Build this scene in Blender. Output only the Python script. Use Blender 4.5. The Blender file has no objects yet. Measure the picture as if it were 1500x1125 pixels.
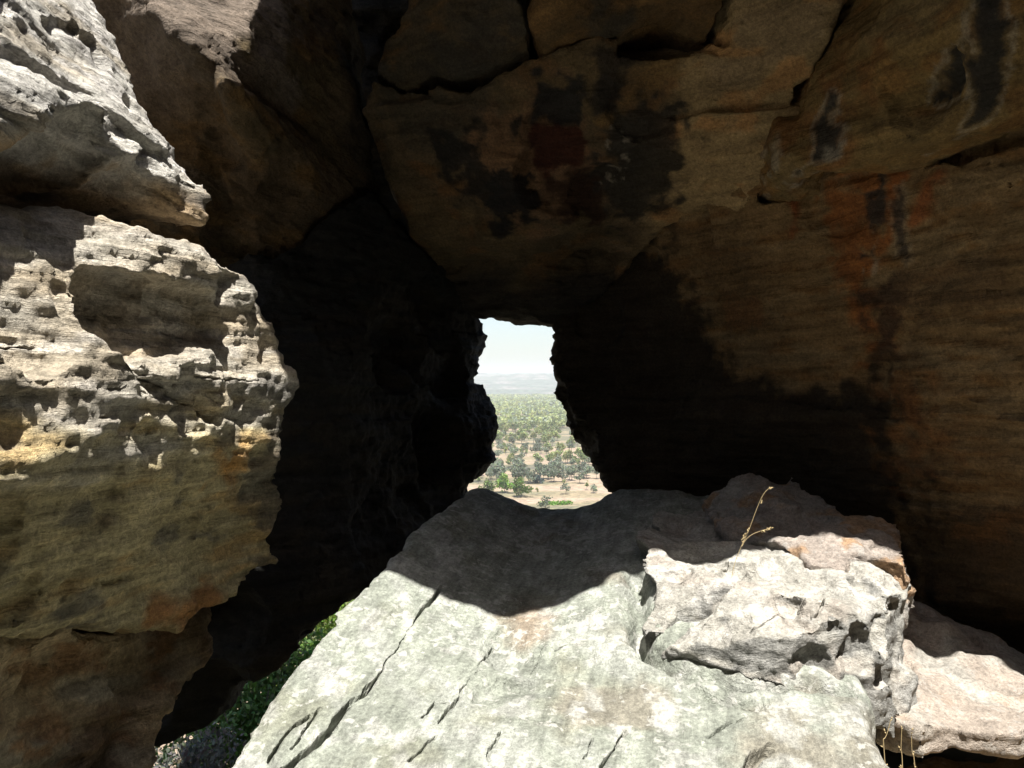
import bpy, math, random
import numpy as np
from mathutils import Vector

# ------------------------------------------------------------------ camera, sky, sun, exposure
scene = bpy.context.scene
COL = scene.collection
FPX = 1170.0                                   # focal length in pixels of the 1500 px wide photograph
cam_d = bpy.data.cameras.new('camera')
cam_d.sensor_width = 36.0
cam_d.lens = 36.0 * FPX / 1500.0
cam_d.clip_start = 0.02
cam_d.clip_end = 40000.0
cam = bpy.data.objects.new('camera', cam_d)
COL.objects.link(cam)
cam.location = (0, 0, 0)
cam.rotation_euler = (math.radians(90), 0, 0)
scene.camera = cam

SUN_EL = 67.0
SUN_AZ = 8.0                                   # degrees to the right of straight behind the camera
world = bpy.data.worlds.new('World')
scene.world = world
world.use_nodes = True
wn = world.node_tree.nodes
wl = world.node_tree.links
wn.clear()
sky = wn.new('ShaderNodeTexSky')
sky.sky_type = 'NISHITA'
sky.sun_disc = False
sky.sun_elevation = math.radians(SUN_EL)
sky.sun_rotation = math.radians(180.0 - SUN_AZ)
sky.dust_density = 2.0
bg = wn.new('ShaderNodeBackground')
bg.inputs['Strength'].default_value = 0.082
wo = wn.new('ShaderNodeOutputWorld')
wl.new(sky.outputs[0], bg.inputs[0])
wl.new(bg.outputs[0], wo.inputs[0])

SUN_DIR = Vector((math.sin(math.radians(SUN_AZ)) * math.cos(math.radians(SUN_EL)),
                  -math.cos(math.radians(SUN_AZ)) * math.cos(math.radians(SUN_EL)),
                  math.sin(math.radians(SUN_EL))))
sun_d = bpy.data.lights.new('sun', 'SUN')
sun_d.energy = 5.0
sun_d.angle = math.radians(0.53)
sun_d.color = (1.0, 0.965, 0.90)
sun = bpy.data.objects.new('sun', sun_d)
COL.objects.link(sun)
sun.location = SUN_DIR * 30
sun.rotation_euler = (-SUN_DIR).to_track_quat('-Z', 'Y').to_euler()

vs = scene.view_settings
vs.view_transform = 'Standard'
vs.look = 'None'
vs.exposure = 1.3
vs.gamma = 1.0
vs.use_curve_mapping = False
scene.cycles.max_bounces = 10
scene.cycles.diffuse_bounces = 5
scene.cycles.volume_bounces = 1
scene.cycles.use_denoising = True

# ------------------------------------------------------------------ helpers
rs = np.random.RandomState(7)
_PERM = np.tile(rs.permutation(256), 3).astype(np.int32)
_g = rs.normal(size=(256, 3))
_GRAD = (_g / np.linalg.norm(_g, axis=1)[:, None]).astype(np.float32)


def pn(p):
    """Perlin noise about -0.8..0.8 at points p (N,3)."""
    p = np.asarray(p, np.float32)
    i = np.floor(p).astype(np.int32)
    f = p - i
    i &= 255
    u = f * f * f * (f * (f * 6 - 15) + 10)
    out = np.zeros(len(p), np.float32)
    for dx in (0, 1):
        a = _PERM[i[:, 0] + dx]
        wx = u[:, 0] if dx else 1 - u[:, 0]
        for dy in (0, 1):
            b = _PERM[a + i[:, 1] + dy]
            wy = wx * (u[:, 1] if dy else 1 - u[:, 1])
            for dz in (0, 1):
                g = _GRAD[_PERM[b + i[:, 2] + dz] & 255]
                d = g[:, 0] * (f[:, 0] - dx) + g[:, 1] * (f[:, 1] - dy) + g[:, 2] * (f[:, 2] - dz)
                out += wy * (u[:, 2] if dz else 1 - u[:, 2]) * d
    return out * 1.5


def fbm(p, octaves=3, seed=0.0):
    p = np.asarray(p, np.float32) + np.float32(seed * 17.31 + 3.7)
    s = np.zeros(len(p), np.float32)
    a = 1.0
    for _ in range(octaves):
        s += a * pn(p)
        p = p * 2.03 + 11.7
        a *= 0.5
    return s


def sstep(x, a, b):
    t = np.clip((x - a) / (b - a), 0, 1)
    return t * t * (3 - 2 * t)


def P(px, py, Y):
    """World point seen at photograph pixel (px, py) that lies Y metres ahead."""
    return ((px - 750.0) / FPX * Y, Y, (562.5 - py) / FPX * Y)


def tps(uv, h, smooth=1e-3):
    """Thin-plate spline through (uv) -> h; returns a function of two arrays."""
    uv = np.asarray(uv, float)
    h = np.asarray(h, float)
    n = len(uv)

    def ker(r2):
        return np.where(r2 > 1e-12, r2 * np.log(np.maximum(r2, 1e-12)), 0.0)
    K = ker(((uv[:, None] - uv[None]) ** 2).sum(-1)) + smooth * np.eye(n)
    Q = np.c_[np.ones(n), uv]
    A = np.block([[K, Q], [Q.T, np.zeros((3, 3))]])
    w = np.linalg.solve(A, np.r_[h, 0, 0, 0])

    def f(U, V):
        U = np.asarray(U, float)
        V = np.asarray(V, float)
        out = w[n] + w[n + 1] * U + w[n + 2] * V
        for k in range(n):
            out = out + w[k] * ker((U - uv[k, 0]) ** 2 + (V - uv[k, 1]) ** 2)
        return out
    return f


def poly_sd(U, V, poly):
    """Signed distance to a closed polygon (negative inside)."""
    poly = np.asarray(poly, float)
    d = np.full(U.shape, 1e9)
    inside = np.zeros(U.shape, bool)
    n = len(poly)
    for k in range(n):
        a = poly[k]
        b = poly[(k + 1) % n]
        e = b - a
        wu = U - a[0]
        wv = V - a[1]
        t = np.clip((wu * e[0] + wv * e[1]) / max(e @ e, 1e-12), 0, 1)
        d = np.minimum(d, (wu - e[0] * t) ** 2 + (wv - e[1] * t) ** 2)
        c = ((a[1] <= V) & (b[1] > V)) | ((b[1] <= V) & (a[1] > V))
        if abs(e[1]) > 1e-12:
            inside ^= c & (U < a[0] + (V - a[1]) / e[1] * e[0])
    return np.where(inside, -1, 1) * np.sqrt(d)


def line_d(U, V, pts):
    pts = np.asarray(pts, float)
    d = np.full(U.shape, 1e9)
    for a, b in zip(pts[:-1], pts[1:]):
        e = b - a
        wu = U - a[0]
        wv = V - a[1]
        t = np.clip((wu * e[0] + wv * e[1]) / max(e @ e, 1e-12), 0, 1)
        d = np.minimum(d, (wu - e[0] * t) ** 2 + (wv - e[1] * t) ** 2)
    return np.sqrt(d)


def line_min(p, u, v, hair):
    d = np.full(len(p), 9.0)
    for pts, w, dep in hair:
        d = np.minimum(d, line_d(p[:, u], p[:, v], pts))
    return d


def smax(a, b, k):
    k = np.float32(k)
    h = np.clip(np.float32(0.5) + np.float32(0.5) * (a - b) / k, 0, 1)
    return b + (a - b) * h + k * h * (1 - h)


def surface_nets(F, org, vox):
    """Quad mesh of the zero level of F (negative inside)."""
    S = F < 0
    nx, ny, nz = F.shape
    acc = np.zeros((nx - 1, ny - 1, nz - 1), np.int8)
    for a in (0, 1):
        for b in (0, 1):
            for c in (0, 1):
                acc += S[a:nx - 1 + a, b:ny - 1 + b, c:nz - 1 + c]
    act = np.argwhere((acc > 0) & (acc < 8))
    idx = np.full(acc.shape, -1, np.int32)
    idx[act[:, 0], act[:, 1], act[:, 2]] = np.arange(len(act))
    cor = {}
    for a in (0, 1):
        for b in (0, 1):
            for c in (0, 1):
                cor[a, b, c] = F[act[:, 0] + a, act[:, 1] + b, act[:, 2] + c]
    sm = np.zeros((len(act), 3), np.float32)
    ct = np.zeros(len(act), np.float32)
    for ax in range(3):
        for o1 in (0, 1):
            for o2 in (0, 1):
                k0 = [0, 0, 0]
                k0[(ax + 1) % 3] = o1
                k0[(ax + 2) % 3] = o2
                k1 = list(k0)
                k1[ax] = 1
                f0 = cor[tuple(k0)]
                f1 = cor[tuple(k1)]
                m = (f0 < 0) != (f1 < 0)
                t = np.where(m, f0 / np.where(m, f0 - f1, 1), 0)
                q = np.tile(np.array(k0, np.float32), (len(act), 1))
                q[:, ax] = t
                sm[m] += q[m]
                ct += m
    V = (act + sm / ct[:, None]) * vox + np.asarray(org)
    quads = []
    for ax in range(3):
        sl0 = [slice(None)] * 3
        sl1 = [slice(None)] * 3
        sl0[ax] = slice(0, -1)
        sl1[ax] = slice(1, None)
        s0 = S[tuple(sl0)]
        s1 = S[tuple(sl1)]
        e = np.argwhere(s0 != s1)
        a1, a2 = (ax + 1) % 3, (ax + 2) % 3
        ok = (e[:, a1] > 0) & (e[:, a2] > 0) & (e[:, a1] < F.shape[a1] - 1) & (e[:, a2] < F.shape[a2] - 1)
        e = e[ok]
        flip = s0[e[:, 0], e[:, 1], e[:, 2]]
        c = []
        for d1, d2 in ((-1, -1), (0, -1), (0, 0), (-1, 0)):
            q = e.copy()
            q[:, a1] += d1
            q[:, a2] += d2
            c.append(idx[q[:, 0], q[:, 1], q[:, 2]])
        c = np.stack(c, 1)
        c[~flip] = c[~flip][:, ::-1]
        quads.append(c)
    return V.astype(np.float32), np.concatenate(quads)


def quad_normals(V, Q):
    a, b, c, d = (V[Q[:, k]] for k in range(4))
    n = np.cross(c - a, d - b)
    N = np.zeros_like(V)
    for k in range(4):
        for ax in range(3):
            N[:, ax] += np.bincount(Q[:, k], n[:, ax], len(V))
    return N / np.maximum(np.linalg.norm(N, axis=1), 1e-9)[:, None]


def mesh_np(name, V, F, mat, parent=None, smooth=True, col=None, loc=None):
    """Object from numpy vertices (n,3) and faces (m,k)."""
    me = bpy.data.meshes.new(name)
    k = F.shape[1]
    me.vertices.add(len(V))
    me.vertices.foreach_set('co', np.ascontiguousarray(V, np.float32).ravel())
    me.loops.add(F.size)
    me.loops.foreach_set('vertex_index', np.ascontiguousarray(F, np.int32).ravel())
    me.polygons.add(len(F))
    me.polygons.foreach_set('loop_start', np.arange(0, F.size, k, dtype=np.int32))
    me.polygons.foreach_set('loop_total', np.full(len(F), k, np.int32))
    me.polygons.foreach_set('use_smooth', np.full(len(F), smooth, bool))
    me.update(calc_edges=True)
    if col is not None:
        at = me.color_attributes.new('col', 'FLOAT_COLOR', 'POINT')
        c4 = np.ones((len(V), 4), np.float32)
        c4[:, :col.shape[1]] = col
        at.data.foreach_set('color', c4.ravel())
    if mat is not None:
        me.materials.append(mat)
    o = bpy.data.objects.new(name, me)
    COL.objects.link(o)
    if loc is not None:
        o.location = loc
    if parent is not None:
        o.parent = parent
    return o


def tag(o, label=None, cat=None, group=None, kind=None):
    if label:
        o['label'] = label
    if cat:
        o['category'] = cat
    if group:
        o['group'] = group
    if kind:
        o['kind'] = kind
    return o


def empty(name, loc=(0, 0, 0)):
    o = bpy.data.objects.new(name, None)
    o.empty_display_size = 0.2
    COL.objects.link(o)
    o.location = loc
    return o


# ------------------------------------------------------------------ materials
def node_mat(name):
    m = bpy.data.materials.new(name)
    m.use_nodes = True
    nt = m.node_tree
    b = nt.nodes['Principled BSDF']
    return m, nt, b


def rock_mat(name, bed=(0, 0, 0), stretch=(3, 3, 22), bump=0.5, rough=0.9, speck=0.0, spec_col=(0.62, 0.61, 0.56), grain=1.0, detail=1.0):
    """Sandstone: the vertex colour carries bands and stains, nodes add grain, bedding lines, lichen crust and fine relief."""
    m, nt, b = node_mat(name)
    N, L = nt.nodes, nt.links
    tc = N.new('ShaderNodeTexCoord')
    mp = N.new('ShaderNodeMapping')
    mp.inputs['Rotation'].default_value = bed
    L.new(tc.outputs['Object'], mp.inputs['Vector'])
    mp2 = N.new('ShaderNodeMapping')
    mp2.inputs['Scale'].default_value = stretch
    L.new(mp.outputs[0], mp2.inputs['Vector'])

    def noise(vec, sc, det=8, ro=0.6, dist=0.0):
        n = N.new('ShaderNodeTexNoise')
        n.inputs['Scale'].default_value = sc
        n.inputs['Detail'].default_value = det
        n.inputs['Roughness'].default_value = ro
        n.inputs['Distortion'].default_value = dist
        L.new(vec, n.inputs['Vector'])
        return n.outputs['Fac']

    def mrange(v, a, b_, c, d):
        r = N.new('ShaderNodeMapRange')
        r.inputs[1].default_value = a
        r.inputs[2].default_value = b_
        r.inputs[3].default_value = c
        r.inputs[4].default_value = d
        L.new(v, r.inputs[0])
        return r.outputs[0]

    def math_(op, a, b_):
        n = N.new('ShaderNodeMath')
        n.operation = op
        for k, v in enumerate((a, b_)):
            if isinstance(v, (int, float)):
                n.inputs[k].default_value = v
            else:
                L.new(v, n.inputs[k])
        return n.outputs[0]
    at = N.new('ShaderNodeAttribute')
    at.attribute_name = 'col'
    bedn = noise(mp2.outputs[0], 1.6, 9, 0.68, 0.4)
    iso = noise(tc.outputs['Object'], 9.0, 10, 0.7)
    fine = noise(tc.outputs['Object'], 70.0, 6, 0.65)
    v1 = mrange(bedn, 0.3, 0.7, 1 - 0.38 * detail, 1 + 0.38 * detail)
    v2 = mrange(iso, 0.3, 0.7, 1 - 0.30 * detail, 1 + 0.30 * detail)
    v3 = mrange(fine, 0.32, 0.68, 0.68, 1.32)
    grit = noise(tc.outputs['Object'], 190.0, 3, 0.7)
    v4 = mrange(grit, 0.3, 0.7, 0.78, 1.22)
    mul = math_('MULTIPLY', math_('MULTIPLY', math_('MULTIPLY', v1, v2), v3), v4)
    mx = N.new('ShaderNodeMix')
    mx.data_type = 'RGBA'
    mx.blend_type = 'MULTIPLY'
    mx.inputs['Factor'].default_value = 1.0
    L.new(at.outputs['Color'], mx.inputs['A'])
    cb = N.new('ShaderNodeCombineColor')
    for k in range(3):
        L.new(mul, cb.inputs[k])
    L.new(cb.outputs[0], mx.inputs['B'])
    out = mx.outputs['Result']
    if speck > 0:
        sp = noise(tc.outputs['Object'], 24.0, 7, 0.62, 0.3)
        sp2 = noise(tc.outputs['Object'], 4.2, 4, 0.6)
        fac = mrange(math_('ADD', sp, math_('MULTIPLY', sp2, 0.5)), 0.82, 0.88, 0.0, speck)
        m2 = N.new('ShaderNodeMix')
        m2.data_type = 'RGBA'
        L.new(fac, m2.inputs['Factor'])
        L.new(out, m2.inputs['A'])
        m2.inputs['B'].default_value = (*spec_col, 1)
        out = m2.outputs['Result']
    L.new(out, b.inputs['Base Color'])
    b.inputs['Roughness'].default_value = rough
    b.inputs['Specular IOR Level'].default_value = 0.25
    hgt = math_('ADD', math_('ADD', math_('MULTIPLY', bedn, 0.030), math_('MULTIPLY', iso, 0.016)), math_('ADD', math_('MULTIPLY', fine, 0.0085 * grain), math_('MULTIPLY', grit, 0.0022 * grain)))
    bp = N.new('ShaderNodeBump')
    bp.inputs['Strength'].default_value = bump
    bp.inputs['Distance'].default_value = 1.0
    L.new(hgt, bp.inputs['Height'])
    L.new(bp.outputs[0], b.inputs['Normal'])
    return m


M = {}
M['left'] = rock_mat('sandstone_laminated', (0.02, -0.05, 0), (2.2, 2.2, 20), 1.0, grain=1.5)
M['upper_left'] = rock_mat('sandstone_tilted_beds', (0.22, 0.10, 0), (2.2, 2.2, 16), 1.0, grain=1.4)
M['slab'] = rock_mat('sandstone_lichen_crust', (0, 0, 0.22), (14, 1.3, 14), 0.85, grain=1.2, speck=0.75, spec_col=(0.44, 0.435, 0.40), detail=0.95)
M['block'] = rock_mat('sandstone_rough_block', (0.1, 0.1, 0.4), (3, 6, 8), 0.95, grain=1.4, speck=0.35, spec_col=(0.46, 0.45, 0.42), detail=0.7)
M['wall'] = rock_mat('sandstone_shelter_wall', (0.0, 0.06, 0), (1.6, 1.6, 16), 0.9, detail=0.9, grain=1.2)
M['dark'] = rock_mat('sandstone_deep_shade', (0.1, 0.0, 0), (2, 2, 10), 0.7, rough=0.8)  # for the rocks whose colour carries the deep shade


# ------------------------------------------------------------------ rock builder
class Rock:
    """A rock body: a smooth sheet h = G(u, v) through measured points, bounded by an outline in (u, v),
    closed by a back, broken up by bedding, ledges, cracks and weathering, then meshed and coloured."""

    AX = {'x': (1, 2, 0), 'y': (0, 2, 1), 'z': (0, 1, 2)}

    def __init__(self, axis, sgn, ctrl, smooth=1e-3):
        self.ax = self.AX[axis]
        self.axis = axis
        self.sgn = sgn
        c = np.array(ctrl, float)
        self.ctrl = c
        u, v, h = self.ax
        self.G = tps(c[:, [u, v]], c[:, h], smooth)

    def hit(self, px, py, y0=3.0):
        """(u, v) of the point of the sheet seen at a photograph pixel."""
        u, v, h = self.ax
        Y = np.linspace(0.8, 7.5, 1400)
        w = [(px - 750.0) / FPX * Y, Y, (562.5 - py) / FPX * Y]
        d = self.sgn * (w[h] - self.G(w[u], w[v]))
        k = np.flatnonzero((d[:-1] > 0) & (d[1:] <= 0))
        if len(k):
            return w[u][k[0] + 1], w[v][k[0] + 1]
        w = P(px, py, y0)
        return w[u], w[v]

    def split_cracks(self, V, Q, cols, N, hair, vox, seed):
        """Refine the skin along narrow cracks and open them."""
        u, v, h = self.ax
        K = 5
        cq = V[Q].mean(1)
        facing = np.abs(N[Q].mean(1)[:, h]) * np.sign(N[Q].mean(1)[:, h]) * self.sgn > 0.15
        d = np.full(len(Q), 9.0)
        for pts, w, dep in hair:
            d = np.minimum(d, line_d(cq[:, u], cq[:, v], pts))
        sel = (d < 0.035 + vox) & facing
        if not sel.any():
            return V, Q, cols
        q = Q[sel]
        t = np.linspace(0, 1, K + 1)
        A, B = np.meshgrid(t, t, indexing='ij')
        w4 = np.stack([(1 - A) * (1 - B), A * (1 - B), A * B, (1 - A) * B], -1).reshape(-1, 4)
        nv = np.einsum('kf,nfc->nkc', w4, V[q]).reshape(-1, 3)
        nc = np.einsum('kf,nfc->nkc', w4, cols[q]).reshape(-1, 3)
        I = np.arange((K + 1) ** 2).reshape(K + 1, K + 1)
        loc = np.stack([I[:-1, :-1].ravel(), I[1:, :-1].ravel(), I[1:, 1:].ravel(), I[:-1, 1:].ravel()], 1)
        nq = (loc[None] + (np.arange(len(q)) * (K + 1) ** 2)[:, None, None]).reshape(-1, 4)
        _, first, inv = np.unique(np.round(nv * 20000).astype(np.int64), axis=0, return_index=True, return_inverse=True)
        inv = inv.ravel()
        nv, nc, nq = nv[first], nc[first], inv[nq]
        ju = nv[:, u] + 0.010 * fbm(nv * 14, 2, seed + 60) + 0.004 * pn(nv * 70)
        jv = nv[:, v] + 0.010 * fbm(nv * 14 + 40, 2, seed + 61) + 0.004 * pn(nv * 70 + 9)
        dz = np.zeros(len(nv))
        thick = np.clip(0.75 + 1.0 * pn(nv * 5.0 + seed), 0.1, 1.6)
        for pts, w, dep in hair:
            dd = line_d(ju, jv, pts)
            dz = np.maximum(dz, dep * (1 - sstep(dd, w * thick * 0.6, w * thick * 1.3)))
        dz = dz * (1 - sstep(line_min(nv, u, v, hair), 0.024, 0.034))
        nv[:, h] -= self.sgn * dz
        nv[:, u] -= 0.55 * dz
        V2 = np.concatenate([V, nv.astype(np.float32)])
        Q2 = np.concatenate([Q[~sel], nq + len(V)])
        used = np.zeros(len(V2), bool)
        used[Q2.ravel()] = True
        remap = np.cumsum(used) - 1
        return V2[used], remap[Q2], np.concatenate([cols, nc.astype(np.float32)])[used]

    def build(self, name, label, cat, outline, back, vox, mat, colf, rnd=0.08, iso=0.035, iso_f=2.2, led=0.03, led_f=7.0, bed=(0.0, 0.0),
              cracks=(), steps=(), fine=1.0, seed=0, edge_n=0.05, strata=1.0, carve=(), group=None, pits=0.0, tone=1.0, warm=1.0, chips=(0, 0.1, 0.02, 0.5), hair=()):
        u, v, h = self.ax
        outline = np.array(outline, float)
        mg = rnd + 4 * vox + edge_n + 0.02
        lo2 = outline.min(0) - mg
        hi2 = outline.max(0) + mg
        U1 = np.arange(lo2[0], hi2[0] + vox, vox)
        V1 = np.arange(lo2[1], hi2[1] + vox, vox)
        UU, VV = np.meshgrid(U1, V1, indexing='ij')
        fl = np.stack([UU.ravel(), VV.ravel(), np.full(UU.size, seed * 3.1)], 1)
        wob = fbm(fl * 3.0, 3, seed).reshape(UU.shape)
        wob2 = fbm(fl * 3.0 + 50, 3, seed + 5).reshape(UU.shape)
        wf = fbm(fl * 22.0, 2, seed + 8).reshape(UU.shape)
        wm = fbm(fl * 9.0, 2, seed + 9).reshape(UU.shape)
        wm2 = fbm(fl * 9.0 + 31, 2, seed + 10).reshape(UU.shape)
        Uw = UU + 0.03 * wob + 0.016 * wm + 0.008 * wf
        Vw = VV + 0.03 * wob2 + 0.016 * wm2 - 0.008 * wf
        cmin, cmax = self.ctrl[:, h].min() - 0.25, self.ctrl[:, h].max() + 0.25
        G0 = np.clip(self.G(UU, VV), cmin, cmax)
        G = G0
        for poly, off, w in steps:
            G = G + off * (1 - sstep(poly_sd(Uw, Vw, poly), -w, w))
        for pts, w, dep in cracks:
            d = line_d(Uw, Vw, pts)
            G = G - self.sgn * dep * np.exp(-(d / w) ** 2) * np.clip(0.75 + 0.9 * wob2, 0.15, 1.3)
        sd = poly_sd(UU, VV, outline) + edge_n * wob + edge_n * 0.3 * wf
        inb = sd < mg
        gh = G[inb]
        hmin = min(gh.min(), back) - mg - 0.05
        hmax = max(gh.max(), back) + mg + 0.05
        H1 = np.arange(hmin, hmax + vox, vox)
        gu, gv = np.gradient(G0, vox)
        nrm = np.sqrt(1 + np.minimum(gu ** 2 + gv ** 2, 9.0))
        H1 = H1.astype(np.float32)
        f1 = np.float32(self.sgn) * (H1[None, None, :] - G.astype(np.float32)[:, :, None]) / nrm.astype(np.float32)[:, :, None]
        f2 = np.broadcast_to(sd[:, :, None].astype(np.float32), f1.shape)
        F = smax(f1, f2, rnd)
        F = smax(F, (np.float32(self.sgn) * (np.float32(back) - H1))[None, None, :], rnd)
        band = np.argwhere(np.abs(F) < 1.4 * iso + 1.3 * led + 2 * vox + (0.25 if carve else 0))
        p = np.empty((len(band), 3), np.float32)
        p[:, u] = U1[band[:, 0]]
        p[:, v] = V1[band[:, 1]]
        p[:, h] = H1[band[:, 2]]
        add = iso * fbm(p * iso_f, 3, seed)
        w_ = p[:, 2] + bed[0] * p[:, 0] + bed[1] * p[:, 1]
        if led > 0:
            wv = (w_ + 0.045 * fbm(p * np.array([1.1, 1.1, 1.5]), 2, seed + 2)) * led_f
            k = np.floor(wv).astype(int)
            fr = wv - k
            rnd_t = np.random.RandomState(seed + 31).uniform(-1, 1, 512)
            lay = rnd_t[k & 511] * (1 - sstep(fr, 0.82, 1.0)) + rnd_t[(k + 1) & 511] * sstep(fr, 0.82, 1.0)
            msk = np.clip(0.55 + 1.1 * pn(p * 1.3 + seed), 0.05, 1.2)
            add += led * lay * msk
        for fn in carve:
            add += fn(p)
        fb = F[band[:, 0], band[:, 1], band[:, 2]] + add
        if chips[0]:
            rc = np.random.RandomState(seed + 70)
            surf = np.flatnonzero(np.abs(fb) < vox)
            gF = np.gradient(F[::2, ::2, ::2])
            jobs = [(j, ch) for ch in (chips if isinstance(chips[0], tuple) else (chips,)) for j in rc.choice(surf, ch[0], replace=False)]
            for j, (cnt, R0, dep, tilt) in jobs:
                b2 = np.minimum(band[j] // 2, np.array(gF[0].shape) - 1)
                g = np.array([gF[k][b2[0], b2[1], b2[2]] for k in range(3)], float)
                nv = np.empty(3)
                nv[[u, v, h]] = g / max(np.linalg.norm(g), 1e-9)
                nv += tilt * rc.normal(size=3)
                nv /= np.linalg.norm(nv)
                R = R0 * rc.uniform(0.6, 1.6)
                nb = int(R * 1.7 / vox) + 1
                i0, i1 = np.searchsorted(band[:, 0], (band[j, 0] - nb, band[j, 0] + nb + 1))
                dm = p[i0:i1] - p[j]
                m = np.flatnonzero((np.abs(dm) < R * 1.7).all(1))
                dm = dm[m]
                m = m + i0
                cut = dm @ nv.astype(np.float32) + dep * rc.uniform(0.3, 1.2) - 1.5 * np.maximum(np.linalg.norm(dm, axis=1) - R, 0)
                fb[m] = np.maximum(fb[m], cut)
        F[band[:, 0], band[:, 1], band[:, 2]] = fb
        F[0] = F[-1] = 1
        F[:, 0] = F[:, -1] = 1
        F[:, :, 0] = F[:, :, -1] = 1
        # back to x, y, z order
        order = np.argsort([u, v, h])
        F = np.ascontiguousarray(np.transpose(F, order))
        org = np.empty(3)
        org[u], org[v], org[h] = U1[0], V1[0], H1[0]
        V, Q = surface_nets(F, org, vox)
        N = quad_normals(V, Q)
        # weathering on the skin
        w_ = V[:, 2] + bed[0] * V[:, 0] + bed[1] * V[:, 1]
        q = V.copy()
        q[:, 2] = w_
        d = np.zeros(len(V), np.float32)
        s1 = fbm(q * np.array([2.2, 2.2, 17.0]), 2, seed + 3)
        d -= strata * 0.016 * (1 - np.abs(s1)) ** 3
        s2 = fbm(q * np.array([5.0, 5.0, 38.0]), 1, seed + 4)
        d -= strata * 0.006 * (1 - np.abs(s2)) ** 4
        r = fbm(V * 8.0, 3, seed + 6)
        d += fine * 0.012 * r
        d += fine * 0.008 * fbm(V * 25.0, 2, seed + 7)
        if pits > 0:
            pt = pn(V * 13.0 + 91 + seed)
            d -= pits * sstep(pt, 0.28, 0.55)
        V = V + N * d[:, None]
        self.N = N
        cols = np.clip(colf(self, V, N, s1, r) * tone * np.array([1, 0.5 + 0.5 * warm, warm]), 0.004, 0.85).astype(np.float32)
        if hair:
            V, Q, cols = self.split_cracks(V, Q, cols, N, hair, vox, seed)
        o = mesh_np(name, V, Q, mat, col=cols)
        tag(o, label, cat, group)
        return o


def mixc(c, t, a):
    a = np.clip(a, 0, 1)[:, None]
    return c * (1 - a) + np.array(t, float)[None] * a


def base_cols(V, c1, c2, c3, seed, f=1.3, bed=(0, 0), an=4.0):
    """Three sandstone colours in bedding-following patches."""
    q = V.copy()
    q[:, 2] = (q[:, 2] + bed[0] * q[:, 0] + bed[1] * q[:, 1]) * an
    n1 = fbm(q * f, 4, seed)
    n2 = fbm(q * f * 2.3 + 9, 4, seed + 1)
    c = np.tile(np.array(c1, float), (len(V), 1))
    c = mixc(c, c2, sstep(n1, -0.15, 0.35))
    return mixc(c, c3, sstep(n2, 0.1, 0.5))


def stain(rock, V, c, polypx, colour, w=0.03, amount=1.0, nz=0.05, seed=0, halo=None, y0=3.5):
    """A stain or darkened patch whose outline was measured on this rock's face."""
    u, v, h = rock.ax
    poly = [rock.hit(px, py, y0) for px, py in polypx]
    sd = poly_sd(V[:, u], V[:, v], poly)
    near = sd < 0.4
    n = np.zeros(len(V))
    n[near] = nz * fbm(V[near] * 9.0, 4, seed + 40)
    a = 1 - sstep(sd + n, -w, w)
    if halo is not None:
        hc, hw = halo
        c = mixc(c, hc, (1 - sstep(np.abs(sd + n - w), 0.0, hw)) * 0.6)
    return mixc(c, colour, a * amount)


OCHRE = (0.30, 0.19, 0.085)
TAN = (0.34, 0.255, 0.15)
GREY = (0.30, 0.285, 0.24)
PALE = (0.46, 0.44, 0.39)
OLIVE = (0.22, 0.195, 0.115)
RUST = (0.31, 0.135, 0.045)
BLACK = (0.025, 0.026, 0.028)

# ------------------------------------------------------------------ ground
def plain_z(x, y):
    y0 = 3.4 + 2.6 * sstep(np.asarray(x, float), -0.7, 0.5)
    s = np.clip((y - y0) / (89.4 - y0), 0, 1)
    z = -1.85 + (-55.0 + 1.85) * (s ** 0.92)
    return z


def graded(a, b, first, ratio):
    out = [a]
    st = first
    while out[-1] < b:
        out.append(out[-1] + st)
        st *= ratio
    return out


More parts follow.
